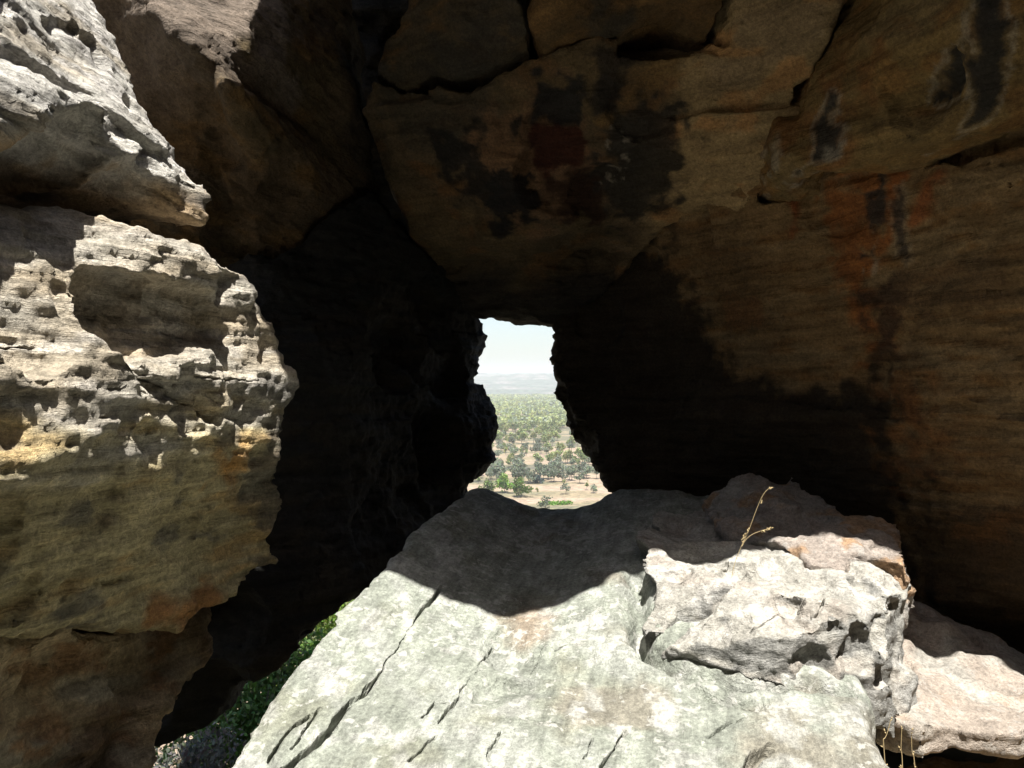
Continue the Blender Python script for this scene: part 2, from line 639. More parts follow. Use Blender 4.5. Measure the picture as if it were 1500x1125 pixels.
def build_ground():
    ys = [-t for t in graded(0, 400, 0.5, 1.25)][::-1][:-1] + graded(0, 8200, 0.35, 1.045)
    xp = graded(0, 4200, 0.4, 1.075)
    xs = [-t for t in xp][::-1][:-1] + xp
    X, Y = np.meshgrid(np.array(xs), np.array(ys), indexing='ij')
    f = np.stack([X.ravel(), Y.ravel(), 0 * X.ravel()], 1)
    Z = plain_z(X.ravel(), Y.ravel())
    near = np.exp(-np.clip(Y.ravel() - 6, 0, None) / 60)
    Z = Z + near * 0.12 * fbm(f * 0.9, 3, 1) + (1 - near) * 0.5 * fbm(f * 0.012, 3, 2)
    V = np.stack([X.ravel(), Y.ravel(), Z], 1)
    nx, ny = X.shape
    I = np.arange(nx * ny).reshape(nx, ny)
    Q = np.stack([I[:-1, :-1].ravel(), I[1:, :-1].ravel(), I[1:, 1:].ravel(), I[:-1, 1:].ravel()], 1)
    m, nt, b = node_mat('dry_savanna_soil')
    N, L = nt.nodes, nt.links
    tc = N.new('ShaderNodeTexCoord')
    mp = N.new('ShaderNodeMapping')
    mp.inputs['Scale'].default_value = (0.006, 0.022, 0.02)
    L.new(tc.outputs['Object'], mp.inputs['Vector'])
    n1 = N.new('ShaderNodeTexNoise')
    n1.inputs['Scale'].default_value = 1.0
    n1.inputs['Detail'].default_value = 9
    n1.inputs['Roughness'].default_value = 0.62
    L.new(mp.outputs[0], n1.inputs['Vector'])
    cr = N.new('ShaderNodeValToRGB')
    e = cr.color_ramp.elements
    e[0].position = 0.34
    e[0].color = (0.11, 0.10, 0.075, 1)
    e[1].position = 0.66
    e[1].color = (0.34, 0.235, 0.16, 1)
    for pos, c in ((0.43, (0.16, 0.15, 0.085, 1)), (0.50, (0.27, 0.215, 0.125, 1)), (0.57, (0.36, 0.27, 0.19, 1))):
        k = cr.color_ramp.elements.new(pos)
        k.color = c
    L.new(n1.outputs['Fac'], cr.inputs[0])
    n2 = N.new('ShaderNodeTexNoise')
    n2.inputs['Scale'].default_value = 0.35
    n2.inputs['Detail'].default_value = 8
    n2.inputs['Roughness'].default_value = 0.7
    L.new(tc.outputs['Object'], n2.inputs['Vector'])
    mr = N.new('ShaderNodeMapRange')
    mr.inputs[1].default_value = 0.35
    mr.inputs[2].default_value = 0.65
    mr.inputs[3].default_value = 0.42
    mr.inputs[4].default_value = 0.95
    L.new(n2.outputs['Fac'], mr.inputs[0])
    mx = N.new('ShaderNodeMix')
    mx.data_type = 'RGBA'
    mx.blend_type = 'MULTIPLY'
    mx.inputs['Factor'].default_value = 1
    L.new(cr.outputs[0], mx.inputs['A'])
    cb = N.new('ShaderNodeCombineColor')
    for k in range(3):
        L.new(mr.outputs[0], cb.inputs[k])
    L.new(cb.outputs[0], mx.inputs['B'])
    L.new(mx.outputs['Result'], b.inputs['Base Color'])
    b.inputs['Roughness'].default_value = 0.95
    o = mesh_np('ground', V, Q, m)
    tag(o, 'dry savanna plain with pinkish bare soil below the rock shelter', kind='structure')


build_ground()


def build_hills():
    xs = np.linspace(-2600, 2600, 300)
    ys = np.linspace(3500, 7600, 120)
    X, Y = np.meshgrid(xs, ys, indexing='ij')
    f = np.stack([X.ravel(), Y.ravel(), 0 * X.ravel()], 1)
    ramp = sstep(Y.ravel(), 3600, 6300)
    n = fbm(f * 0.0011, 5, 11)
    rid = 1 - np.abs(fbm(f * 0.0028, 4, 12))
    tilt = -X.ravel() * 0.012
    Z = -58 + ramp * (118 + tilt + 42 * n) + sstep(Y.ravel(), 3600, 4300) * 16 * rid
    Z = np.where(Y.ravel() > 7400, -70, Z)
    step = np.floor(Z / 15) * 15 + 15 * sstep(Z / 15 - np.floor(Z / 15), 0.55, 0.95)
    Z = np.where(Z > -40, 0.45 * Z + 0.55 * step, Z)
    V = np.stack([X.ravel(), Y.ravel(), Z], 1)
    nx, ny = X.shape
    I = np.arange(nx * ny).reshape(nx, ny)
    Q = np.stack([I[:-1, :-1].ravel(), I[1:, :-1].ravel(), I[1:, 1:].ravel(), I[:-1, 1:].ravel()], 1)
    g = fbm(f * 0.006, 5, 13)
    c = np.tile(np.array((0.045, 0.060, 0.045)), (len(V), 1))
    c = mixc(c, (0.125, 0.11, 0.10), sstep(g, 0.15, 0.45) * 0.8)
    m, nt, b = node_mat('far_hill_scrub_and_rock')
    at = nt.nodes.new('ShaderNodeAttribute')
    at.attribute_name = 'col'
    nz = nt.nodes.new('ShaderNodeTexNoise')
    nz.inputs['Scale'].default_value = 0.035
    nz.inputs['Detail'].default_value = 6
    tc = nt.nodes.new('ShaderNodeTexCoord')
    nt.links.new(tc.outputs['Object'], nz.inputs['Vector'])
    mr = nt.nodes.new('ShaderNodeMapRange')
    mr.inputs[1].default_value = 0.35
    mr.inputs[2].default_value = 0.65
    mr.inputs[3].default_value = 0.45
    mr.inputs[4].default_value = 1.5
    nt.links.new(nz.outputs['Fac'], mr.inputs[0])
    cb = nt.nodes.new('ShaderNodeVectorMath')
    cb.operation = 'SCALE'
    nt.links.new(at.outputs['Color'], cb.inputs[0])
    nt.links.new(mr.outputs[0], cb.inputs['Scale'])
    nt.links.new(cb.outputs[0], b.inputs['Base Color'])
    b.inputs['Roughness'].default_value = 0.95
    o = mesh_np('hills', V, Q, m, col=c)
    tag(o, 'low rocky hills on the horizon', kind='structure')


build_hills()

# ------------------------------------------------------------------ the rocks
CATR = 'boulder'


# --- foreground slab
slab = Rock('z', 1, [
    P(310, 1125, 2.25), P(400, 1010, 2.55), P(490, 905, 2.92), P(580, 800, 3.4), P(640, 742, 3.85), P(690, 714, 4.35),
    P(735, 728, 4.5), P(800, 747, 4.55), P(860, 741, 4.55), P(900, 722, 4.5), P(960, 722, 4.4), P(1060, 735, 4.25),
    P(760, 905, 3.12), P(700, 1125, 2.2), P(600, 1000, 2.62), P(760, 820, 3.7), P(900, 1000, 2.65), P(930, 832, 3.4), P(900, 900, 3.02), P(950, 950, 2.8),
    P(1000, 1125, 2.2), P(1200, 1125, 2.2), P(1280, 1100, 2.25), P(1000, 995, 2.65), (-1.0, 1.3, -1.42), (0, 1.3, -1.42), (1.0, 1.3, -1.42),
    (1.5, 3.2, -1.0), (1.3, 4.2, -0.78)], 2e-3)


def col_slab(rk, V, N, s1, r):
    q = V @ np.array([[0.85, -0.52, 0], [0.52, 0.85, 0], [0, 0, 1.0]])
    n1 = fbm(q * np.array([7.0, 1.4, 4]), 4, 3)
    n2 = fbm(V * 3.0, 4, 4)
    n3 = fbm(V * 9.0, 3, 5)
    c = np.tile(np.array((0.315, 0.335, 0.285)), (len(V), 1))
    c = mixc(c, (0.395, 0.41, 0.365), sstep(n1, -0.1, 0.45))
    c = mixc(c, (0.27, 0.275, 0.21), sstep(n2, 0.05, 0.5) * 0.7)
    c = mixc(c, (0.30, 0.235, 0.20), sstep(n2 + V[:, 0] * 0.5, 0.35, 0.8) * 0.35)
    c = mixc(c, (0.52, 0.52, 0.48), sstep(n3 + n2 * 0.3, 0.25, 0.5) * 0.6)
    c = stain(rk, V, c, [(740, 905), (770, 890), (800, 905), (790, 935), (760, 940)], (0.40, 0.26, 0.17), 0.06, 0.5, 0.06, 2)
    return c


def slab_at(px, py):
    return slab.hit(px, py)


slab.build('stone_slab', 'big pale lichen-crusted sandstone slab sloping up to the rock window', CATR,
           [(-0.98, 1.2), (-0.88, 2.1), (-0.80, 2.42), (-0.70, 2.8), (-0.60, 3.12), (-0.48, 3.5), (-0.355, 3.9), (-0.25, 4.3), (-0.12, 4.56), (0.2, 4.64), (0.55, 4.62), (1.2, 4.4),
            (1.45, 3.8), (1.28, 3.0), (1.16, 2.55), (1.05, 2.25), (0.98, 1.9), (0.9, 1.2)],
           -1.95, 0.0135, M['slab'], col_slab, rnd=0.07, chips=(60, 0.14, 0.006, 0.25), pits=0.004, iso=0.012, led=0.0, bed=(0.3, 0.1), strata=0.12, fine=0.5, seed=1, edge_n=0.03, tone=0.74,
           cracks=[([(0.525, 3.40), (0.505, 3.12), (0.470, 2.88)], 0.035, 0.13), ([(0.470, 2.88), (0.56, 2.715), (0.72, 2.64), (0.90, 2.61), (1.08, 2.62)], 0.030, 0.11), ([slab_at(1000, 985), slab_at(1040, 1020), slab_at(1110, 1025)], 0.022, 0.05)],
           hair=[([slab_at(*q) for q in pts], w, dep) for pts, w, dep in (
               ([(400, 1135), (445, 1098), (480, 1075)], 0.015, 0.07), ([(480, 1075), (505, 1040), (545, 1005)], 0.011, 0.06), ([(545, 1005), (575, 955), (600, 925), (622, 888), (648, 860)], 0.0075, 0.05),
               ([(395, 1110), (418, 1075), (440, 1055), (455, 1048)], 0.008, 0.04), ([(428, 1090), (470, 1040)], 0.005, 0.03), ([(510, 1030), (560, 985)], 0.005, 0.03),
               ([(617, 1050), (640, 1030), (652, 1030)], 0.006, 0.03), ([(640, 1060), (672, 1020), (700, 985)], 0.005, 0.03), ([(700, 980), (722, 935)], 0.004, 0.02),
               ([(876, 1140), (898, 1095), (914, 1067)], 0.012, 0.06), ([(853, 1110), (868, 1084)], 0.006, 0.04), ([(1085, 1140), (1110, 1108), (1130, 1094)], 0.011, 0.05),
               ([(815, 950), (835, 939), (862, 941)], 0.005, 0.03), ([(786, 1064), (820, 1059)], 0.004, 0.02), ([(600, 1115), (640, 1075)], 0.005, 0.03), ([(715, 1115), (735, 1070)], 0.004, 0.02),
               ([(960, 960), (1000, 985)], 0.006, 0.04), ([(1040, 1080), (1090, 1050)], 0.005, 0.03), ([(760, 1000), (800, 940)], 0.002, 0.01))])

# --- block resting on the slab
block = Rock('z', 1, [
    P(935, 800, 3.42), P(1000, 800, 3.38), P(1100, 800, 3.32), P(1200, 832, 3.1), P(1330, 828, 3.2), P(1338, 875, 2.98), P(1290, 855, 2.98),
    P(955, 895, 2.92), P(985, 880, 2.95), P(1030, 858, 2.98), P(1090, 890, 2.78), P(1160, 903, 2.72), P(1235, 903, 2.72), P(1270, 900, 2.75), P(1000, 745, 4.0), P(1100, 765, 3.9), P(1250, 795, 3.6),
    P(1010, 918, 2.78), P(1300, 915, 2.78)], 1e-3)


def bh(px, py):
    return block.hit(px, py, 2.7)


def col_block(rk, V, N, s1, r):
    n1 = fbm(V * 3.0, 4, 6)
    n2 = fbm(V * 10.0, 4, 7)
    c = np.tile(np.array((0.37, 0.355, 0.315)), (len(V), 1))
    c = mixc(c, (0.33, 0.29, 0.25), sstep(n1, 0.0, 0.5) * 0.7)
    c = mixc(c, (0.52, 0.50, 0.46), sstep(n2, 0.0, 0.4) * 0.7)
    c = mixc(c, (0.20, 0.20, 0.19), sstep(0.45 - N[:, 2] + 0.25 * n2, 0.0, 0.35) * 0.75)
    return c


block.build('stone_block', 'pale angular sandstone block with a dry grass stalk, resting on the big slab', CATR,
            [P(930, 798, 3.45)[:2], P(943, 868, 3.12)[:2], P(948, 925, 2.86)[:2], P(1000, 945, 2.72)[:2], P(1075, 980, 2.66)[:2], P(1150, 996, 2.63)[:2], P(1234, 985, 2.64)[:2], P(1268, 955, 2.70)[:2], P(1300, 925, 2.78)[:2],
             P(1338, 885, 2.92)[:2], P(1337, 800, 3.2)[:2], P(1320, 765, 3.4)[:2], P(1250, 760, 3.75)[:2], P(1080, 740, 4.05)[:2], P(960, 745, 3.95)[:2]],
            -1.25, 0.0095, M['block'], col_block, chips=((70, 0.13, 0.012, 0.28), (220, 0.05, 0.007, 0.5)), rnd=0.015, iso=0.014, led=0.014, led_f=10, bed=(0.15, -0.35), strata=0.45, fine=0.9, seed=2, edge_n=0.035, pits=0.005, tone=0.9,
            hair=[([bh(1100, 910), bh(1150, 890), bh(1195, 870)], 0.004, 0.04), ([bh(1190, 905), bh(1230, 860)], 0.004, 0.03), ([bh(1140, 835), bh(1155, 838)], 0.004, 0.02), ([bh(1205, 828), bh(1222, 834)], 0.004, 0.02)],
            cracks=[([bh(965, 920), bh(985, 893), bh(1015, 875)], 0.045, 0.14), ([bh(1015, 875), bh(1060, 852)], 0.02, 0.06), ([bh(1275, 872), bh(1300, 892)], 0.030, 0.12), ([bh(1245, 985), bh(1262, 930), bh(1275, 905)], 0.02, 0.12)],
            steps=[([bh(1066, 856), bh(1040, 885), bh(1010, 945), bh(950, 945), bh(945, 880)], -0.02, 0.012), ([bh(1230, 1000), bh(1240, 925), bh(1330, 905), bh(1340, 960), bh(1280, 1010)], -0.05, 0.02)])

# --- hump in the shade behind the block, with its orange broken end
hump = Rock('z', 1, [
    P(1040, 725, 4.05), P(1080, 703, 4.0), P(1150, 708, 3.95), P(1200, 732, 3.75), P(1310, 768, 3.42), P(1330, 790, 3.3), P(1100, 770, 3.55), P(1165, 785, 3.3), P(1060, 760, 3.7),
    P(1250, 800, 3.16), P(1325, 815, 3.13), P(1190, 815, 3.10), P(1000, 745, 3.95)], 1e-3)


def col_hump(rk, V, N, s1, r):
    n1 = fbm(V * 3.5, 4, 16)
    c = np.tile(np.array((0.36, 0.31, 0.27)), (len(V), 1))
    c = mixc(c, (0.33, 0.31, 0.28), sstep(n1, -0.1, 0.4))
    c = mixc(c, (0.38, 0.22, 0.10), sstep(fbm(V * 6.0, 3, 17) + (V[:, 0] - 1.2) * 0.5, 0.15, 0.5) * 0.7)
    return c


hump.build('rough_boulder', 'pinkish rough-ended boulder lying on top of the pale angular block', CATR,
           [P(1030, 735, 4.0)[:2], P(1080, 705, 4.1)[:2], P(1160, 712, 4.05)[:2], P(1220, 738, 3.8)[:2], P(1312, 768, 3.48)[:2], P(1336, 792, 3.28)[:2], P(1332, 822, 3.06)[:2],
            P(1270, 822, 3.04)[:2], P(1185, 808, 3.08)[:2], P(1150, 795, 3.2)[:2], P(1060, 770, 3.6)[:2]],
           -0.95, 0.0135, M['block'], col_hump, chips=(70, 0.08, 0.012, 0.4), rnd=0.03, iso=0.03, led=0.02, led_f=11, bed=(0.1, -0.2), strata=0.8, fine=1.5, seed=3, edge_n=0.03, pits=0.008, tone=0.85)

# --- low ledge at the right
ledge = Rock('z', 1, [
    P(1340, 897, 3.5), P(1460, 945, 3.55), P(1310, 1052, 2.85), P(1400, 1058, 2.85), P(1500, 1056, 2.87), P(1310, 960, 3.2), P(1400, 970, 3.25), P(1400, 918, 3.5), P(1500, 1000, 3.15), P(1650, 1045, 2.9)], 1e-3)


def col_ledge(rk, V, N, s1, r):
    n1 = fbm(V * 3.0, 4, 26)
    c = np.tile(np.array((0.37, 0.315, 0.265)), (len(V), 1))
    c = mixc(c, (0.40, 0.375, 0.33), sstep(n1, -0.1, 0.4))
    c = mixc(c, (0.36, 0.25, 0.17), sstep(fbm(V * 5.0, 3, 27), 0.25, 0.55) * 0.5)
    return c


ledge.build('flat_boulder', 'flat pinkish sandstone boulder low beside the pale block with dry stalks under it', CATR,
            [(1.2, 3.8), (1.28, 3.05), (1.36, 2.83), (1.55, 2.82), (1.8, 2.83), (2.4, 2.9), (2.5, 3.5), (2.12, 3.6), (1.75, 3.68)],
            -1.34, 0.014, M['block'], col_ledge, chips=(60, 0.1, 0.015, 0.35), rnd=0.025, iso=0.03, led=0.015, led_f=12, strata=0.6, fine=0.8, seed=4, edge_n=0.05, tone=0.88)

low = Rock('z', 1, [(1.0, 2.3, -1.66), (1.6, 2.3, -1.58), (1.2, 3.0, -1.66), (1.9, 2.9, -1.5), (1.5, 1.8, -1.6), (2.0, 2.1, -1.35)], 1e-3)
low.build('sunken_boulder', 'brown boulder in the dark hollow under the flat pinkish boulder', CATR,
          [(1.1, 3.4), (1.1, 2.7), (1.35, 2.3), (1.6, 2.0), (1.9, 1.9), (2.3, 2.2), (2.3, 3.4)],
          -2.1, 0.02, M['block'], lambda rk, V, N, s1, r: base_cols(V, TAN, OCHRE, GREY, 5, 2.0), rnd=0.1, iso=0.06, led=0.03, seed=5)

# --- left boulder with the sunlit bulge
leftb = Rock('x', 1, [
    P(205, 328, 2.35), P(300, 350, 2.7), P(365, 395, 2.93), P(400, 450, 3.02), P(420, 530, 3.05), P(432, 570, 3.05), P(405, 612, 3.0), P(395, 655, 2.95),
    P(0, 420, 1.93), P(0, 490, 1.84), P(0, 550, 1.77), P(0, 650, 1.76), P(200, 650, 2.25), P(200, 520, 2.24), P(100, 560, 1.98), P(230, 450, 2.38), P(150, 420, 2.2), P(330, 460, 2.77), P(320, 570, 2.58),
    P(0, 750, 1.8), P(0, 900, 1.93), P(200, 760, 2.3), P(200, 880, 2.45), P(350, 750, 2.95), P(320, 690, 2.72), P(400, 850, 3.12), P(300, 890, 2.75), P(60, 330, 2.1), P(0, 300, 2.0),
    P(470, 760, 3.35), P(-200, 550, 1.45), P(-200, 900, 1.6), (-1.55, 2.2, 0.62), (-1.45, 2.9, 0.6), (-1.5, 1.5, 0.5)], 1e-3)


def col_left(rk, V, N, s1, r):
    c = base_cols(V, (0.38, 0.37, 0.33), (0.34, 0.31, 0.25), (0.44, 0.425, 0.385), 8, 1.6, (0.03, 0.03), 4.5)
    n = fbm(V * np.array([2.0, 2.0, 9.0]), 4, 9)
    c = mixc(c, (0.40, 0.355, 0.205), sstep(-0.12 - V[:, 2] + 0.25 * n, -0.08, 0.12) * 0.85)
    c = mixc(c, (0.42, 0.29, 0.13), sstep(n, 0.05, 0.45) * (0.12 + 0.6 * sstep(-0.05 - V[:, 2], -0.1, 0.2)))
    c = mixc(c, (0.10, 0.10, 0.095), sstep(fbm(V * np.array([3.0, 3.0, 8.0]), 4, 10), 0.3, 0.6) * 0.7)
    c = stain(rk, V, c, [(230, 880), (320, 860), (330, 895), (290, 915), (210, 918)], (0.36, 0.17, 0.06), 0.04, 0.8, 0.06, 3)
    c = stain(rk, V, c, [(320, 665), (365, 662), (345, 705), (315, 700)], (0.40, 0.22, 0.07), 0.03, 0.8, 0.05, 4)
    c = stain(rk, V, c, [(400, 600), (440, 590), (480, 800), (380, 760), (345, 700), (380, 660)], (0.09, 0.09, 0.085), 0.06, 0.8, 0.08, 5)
    return c


def lh(px, py):
    return leftb.hit(px, py, 2.4)


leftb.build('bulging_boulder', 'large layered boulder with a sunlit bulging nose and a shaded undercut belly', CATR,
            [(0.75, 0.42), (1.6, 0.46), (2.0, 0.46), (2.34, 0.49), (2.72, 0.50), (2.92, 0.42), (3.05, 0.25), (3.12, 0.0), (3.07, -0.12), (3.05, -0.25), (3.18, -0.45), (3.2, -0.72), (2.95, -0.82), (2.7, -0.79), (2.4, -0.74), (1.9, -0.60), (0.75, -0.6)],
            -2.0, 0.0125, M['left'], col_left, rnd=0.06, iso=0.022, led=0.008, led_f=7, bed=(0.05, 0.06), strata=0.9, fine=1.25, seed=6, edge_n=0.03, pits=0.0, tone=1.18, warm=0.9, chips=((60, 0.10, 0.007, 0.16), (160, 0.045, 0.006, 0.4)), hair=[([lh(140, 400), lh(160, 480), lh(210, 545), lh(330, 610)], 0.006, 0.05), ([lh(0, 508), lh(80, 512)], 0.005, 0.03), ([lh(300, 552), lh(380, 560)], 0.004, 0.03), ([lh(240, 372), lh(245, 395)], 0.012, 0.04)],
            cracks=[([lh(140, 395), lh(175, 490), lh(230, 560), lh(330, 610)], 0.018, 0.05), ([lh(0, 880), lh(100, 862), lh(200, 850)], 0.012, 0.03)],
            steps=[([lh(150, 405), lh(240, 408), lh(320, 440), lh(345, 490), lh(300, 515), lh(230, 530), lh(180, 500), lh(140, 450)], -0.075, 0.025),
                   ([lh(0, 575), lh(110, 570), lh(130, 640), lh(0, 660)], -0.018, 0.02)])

# --- top left block
topl = Rock('x', 1, [
    P(130, 0, 2.65), P(165, 50, 2.65), P(200, 130, 2.65), P(235, 190, 2.62), P(270, 235, 2.62), P(285, 290, 2.58), P(250, 262, 2.5), P(180, 222, 2.25), P(90, 180, 2.02), P(0, 160, 1.86),
    P(0, 0, 2.04), P(0, 80, 1.95), P(100, 100, 2.26), P(60, 20, 2.24), P(0, 250, 2.02), P(150, 275, 2.4), P(310, 322, 2.64), P(70, 230, 2.2), P(-200, 160, 1.5), P(-200, 0, 1.55), (-1.75, 2.5, 1.9), (-1.6, 1.8, 1.6)], 6e-4)


def col_topl(rk, V, N, s1, r):
    c = base_cols(V, (0.40, 0.385, 0.35), (0.32, 0.285, 0.23), (0.45, 0.43, 0.40), 18, 1.6, (0.1, 0.1), 4.5)
    c = mixc(c, (0.34, 0.235, 0.125), sstep(0.62 - V[:, 2] + 0.05 * r, -0.02, 0.05) * 0.8)
    c = mixc(c, (0.12, 0.11, 0.10), sstep(fbm(V * np.array([5.0, 5.0, 14.0]), 4, 19), 0.3, 0.6) * 0.6)
    return c


def th(px, py):
    return topl.hit(px, py, 2.3)


topl.build('overhanging_boulder', 'sunlit pale boulder with a pointed lip overhanging the bulging boulder', CATR,
           [(0.75, 0.56), (1.6, 0.53), (2.1, 0.54), (2.4, 0.55), (2.66, 0.51), (2.66, 0.62), (2.66, 0.75), (2.66, 0.9), (2.68, 1.2), (2.7, 1.7), (2.6, 1.95), (0.75, 1.8)],
           -2.1, 0.0125, M['upper_left'], col_topl, rnd=0.03, iso=0.018, led=0.018, led_f=6.0, bed=(0.15, 0.20), strata=1.0, fine=0.9, seed=7, edge_n=0.025, pits=0.0, tone=1.12, chips=((70, 0.09, 0.009, 0.25), (160, 0.045, 0.006, 0.4)),
           cracks=[([th(0, 80), th(60, 100), th(130, 130), th(190, 175), th(240, 225), th(275, 250)], 0.022, 0.07), ([th(70, 30), th(120, 45)], 0.015, 0.04), ([th(215, 225), th(255, 255)], 0.02, 0.05)])

# --- lower left rock
lowl = Rock('x', 1, [
    P(0, 930, 2.0), P(0, 1000, 1.88), P(0, 1125, 1.95), P(150, 940, 2.45), P(150, 1000, 2.4), P(150, 1100, 2.4), P(260, 980, 2.85), P(260, 1050, 2.8), P(230, 1115, 2.65), P(330, 960, 3.1), P(-200, 1000, 1.5),
    (-1.3, 1.8, -1.4), (-1.35, 2.4, -1.6), (-1.5, 3.0, -1.7)], 1e-3)


def col_lowl(rk, V, N, s1, r):
    c = base_cols(V, (0.29, 0.245, 0.165), (0.27, 0.255, 0.20), (0.25, 0.17, 0.10), 28, 2.0, (0.1, 0.25), 3)
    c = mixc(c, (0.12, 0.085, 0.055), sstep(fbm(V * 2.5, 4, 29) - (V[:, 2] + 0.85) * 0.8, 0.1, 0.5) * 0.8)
    return c


lowl.build('footing_boulder', 'shaded brown boulder carrying the undercut belly of the bulging boulder', CATR,
           [(0.75, -0.5), (1.9, -0.57), (2.4, -0.72), (2.7, -0.78), (3.05, -0.86), (3.0, -1.2), (2.75, -1.35), (2.7, -1.9), (0.75, -1.9)],
           -2.1, 0.0145, M['left'], col_lowl, rnd=0.08, iso=0.05, led=0.03, led_f=6, bed=(0.1, 0.25), strata=0.9, fine=1.0, seed=8, edge_n=0.04, tone=1.6, warm=0.85, chips=(60, 0.12, 0.02, 0.35))

# --- second block at the top left, behind the first
topb = Rock('y', -1, [
    P(130, -60, 3.25), P(210, 10, 3.1), P(290, 70, 3.12), P(345, 120, 3.2), P(376, 142, 3.28), P(130, 20, 3.35), P(200, 90, 3.42), P(260, 150, 3.52), P(280, 230, 3.68), P(330, 175, 3.52),
    P(300, 0, 3.32), P(372, 0, 3.5), P(340, 60, 3.3), P(372, 80, 3.38), P(470, 0, 3.95), P(480, 150, 3.95),
    P(400, 160, 3.62), P(440, 200, 3.8), P(350, 250, 3.75), P(450, 300, 4.05), P(300, 300, 3.75), P(350, 400, 4.0), P(500, 420, 4.35), P(540, 200, 4.3), P(300, -200, 3.7), P(420, -200, 3.9)], 1e-3)


def col_topb(rk, V, N, s1, r):
    c = base_cols(V, (0.25, 0.20, 0.135), (0.21, 0.175, 0.105), (0.30, 0.21, 0.10), 38, 1.6, (0.2, 0.1), 2.5)
    lx = V[:, 0] + 0.12 * fbm(V * 4, 3, 39)
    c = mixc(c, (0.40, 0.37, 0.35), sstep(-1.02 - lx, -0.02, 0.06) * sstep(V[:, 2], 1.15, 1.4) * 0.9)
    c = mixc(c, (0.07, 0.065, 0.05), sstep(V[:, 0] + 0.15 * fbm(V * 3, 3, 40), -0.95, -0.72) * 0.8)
    return c


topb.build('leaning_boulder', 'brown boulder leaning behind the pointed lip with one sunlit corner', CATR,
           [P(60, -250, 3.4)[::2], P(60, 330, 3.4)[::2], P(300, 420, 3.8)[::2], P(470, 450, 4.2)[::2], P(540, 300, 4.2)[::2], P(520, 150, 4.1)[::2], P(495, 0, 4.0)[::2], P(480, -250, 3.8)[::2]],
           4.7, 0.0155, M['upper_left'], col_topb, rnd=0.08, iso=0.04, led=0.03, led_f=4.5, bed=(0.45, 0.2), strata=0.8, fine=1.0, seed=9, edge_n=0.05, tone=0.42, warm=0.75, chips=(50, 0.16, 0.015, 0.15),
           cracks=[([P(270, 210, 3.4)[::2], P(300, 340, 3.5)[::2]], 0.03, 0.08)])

# --- dark rock left of the window
backl = Rock('y', -1, [
    P(280, 400, 3.9), P(400, 450, 3.9), P(470, 600, 3.8), P(550, 500, 4.3), P(620, 450, 4.8), P(680, 500, 5.15), P(690, 600, 5.1), P(700, 690, 5.0), P(600, 650, 4.5), P(520, 750, 4.0), P(450, 850, 3.6), P(560, 850, 4.0),
    P(640, 760, 4.7), P(420, 960, 3.5), P(300, 1050, 3.5), P(560, 300, 4.4), P(620, 380, 4.75), P(200, 700, 3.7)], 1e-3)
WIN_L = [P(640, 385, 5.1), P(712, 467, 5.2), P(704, 490, 5.2), P(700, 510, 5.2), P(694, 523, 5.2), P(698, 535, 5.2), P(696, 548, 5.2), P(690, 556, 5.2), P(686, 564, 5.2), P(704, 566, 5.2), P(712, 576, 5.2), P(720, 588, 5.2), P(726, 605, 5.2),
         P(728, 620, 5.2), P(726, 640, 5.2), P(716, 646, 5.2), P(715, 656, 5.2), P(721, 672, 5.2), P(722, 688, 5.2), P(716, 698, 5.2), P(690, 712, 5.2)]
GAP = [P(640, 770, 5.0), P(520, 868, 4.0), P(490, 893, 3.9), P(450, 925, 3.85), P(405, 960, 3.8), P(365, 990, 3.75), P(340, 1025, 3.7), P(320, 1060, 3.6), P(240, 1100, 3.6), P(180, 1100, 3.5), P(180, 380, 3.8), P(400, 380, 4.0), P(540, 280, 4.4)]


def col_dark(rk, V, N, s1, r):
    return base_cols(V, (0.055, 0.052, 0.045), (0.075, 0.062, 0.042), (0.04, 0.04, 0.04), 48, 1.5)  # rock colour darkened to paint in the deep shade near the window


backl.build('dark_boulder', 'shade-darkened knobbly boulder forming the left side of the rock window', CATR,
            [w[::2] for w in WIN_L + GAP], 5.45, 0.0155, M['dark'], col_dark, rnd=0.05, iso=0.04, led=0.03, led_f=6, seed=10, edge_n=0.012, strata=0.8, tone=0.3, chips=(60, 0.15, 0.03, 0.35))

# --- lintel and painted wall above the window
lintel = Rock('y', -1, [
    P(650, 380, 4.8), P(700, 440, 5.05), P(760, 450, 5.1), P(820, 440, 5.05), P(870, 380, 4.8), P(760, 380, 4.7), P(720, 300, 4.3), P(800, 300, 4.25), P(620, 250, 4.3), P(560, 130, 4.05), P(700, 130, 3.85), P(800, 110, 3.75),
    P(900, 150, 3.85), P(980, 60, 3.6), P(1000, 250, 4.1), P(920, 330, 4.45), P(600, 330, 4.6), P(980, 330, 4.4), P(880, 250, 4.15), P(760, 200, 4.0), P(760, 50, 3.65), P(1050, 150, 3.75), P(1100, 60, 3.5), P(1120, 250, 3.85)], 1e-3)


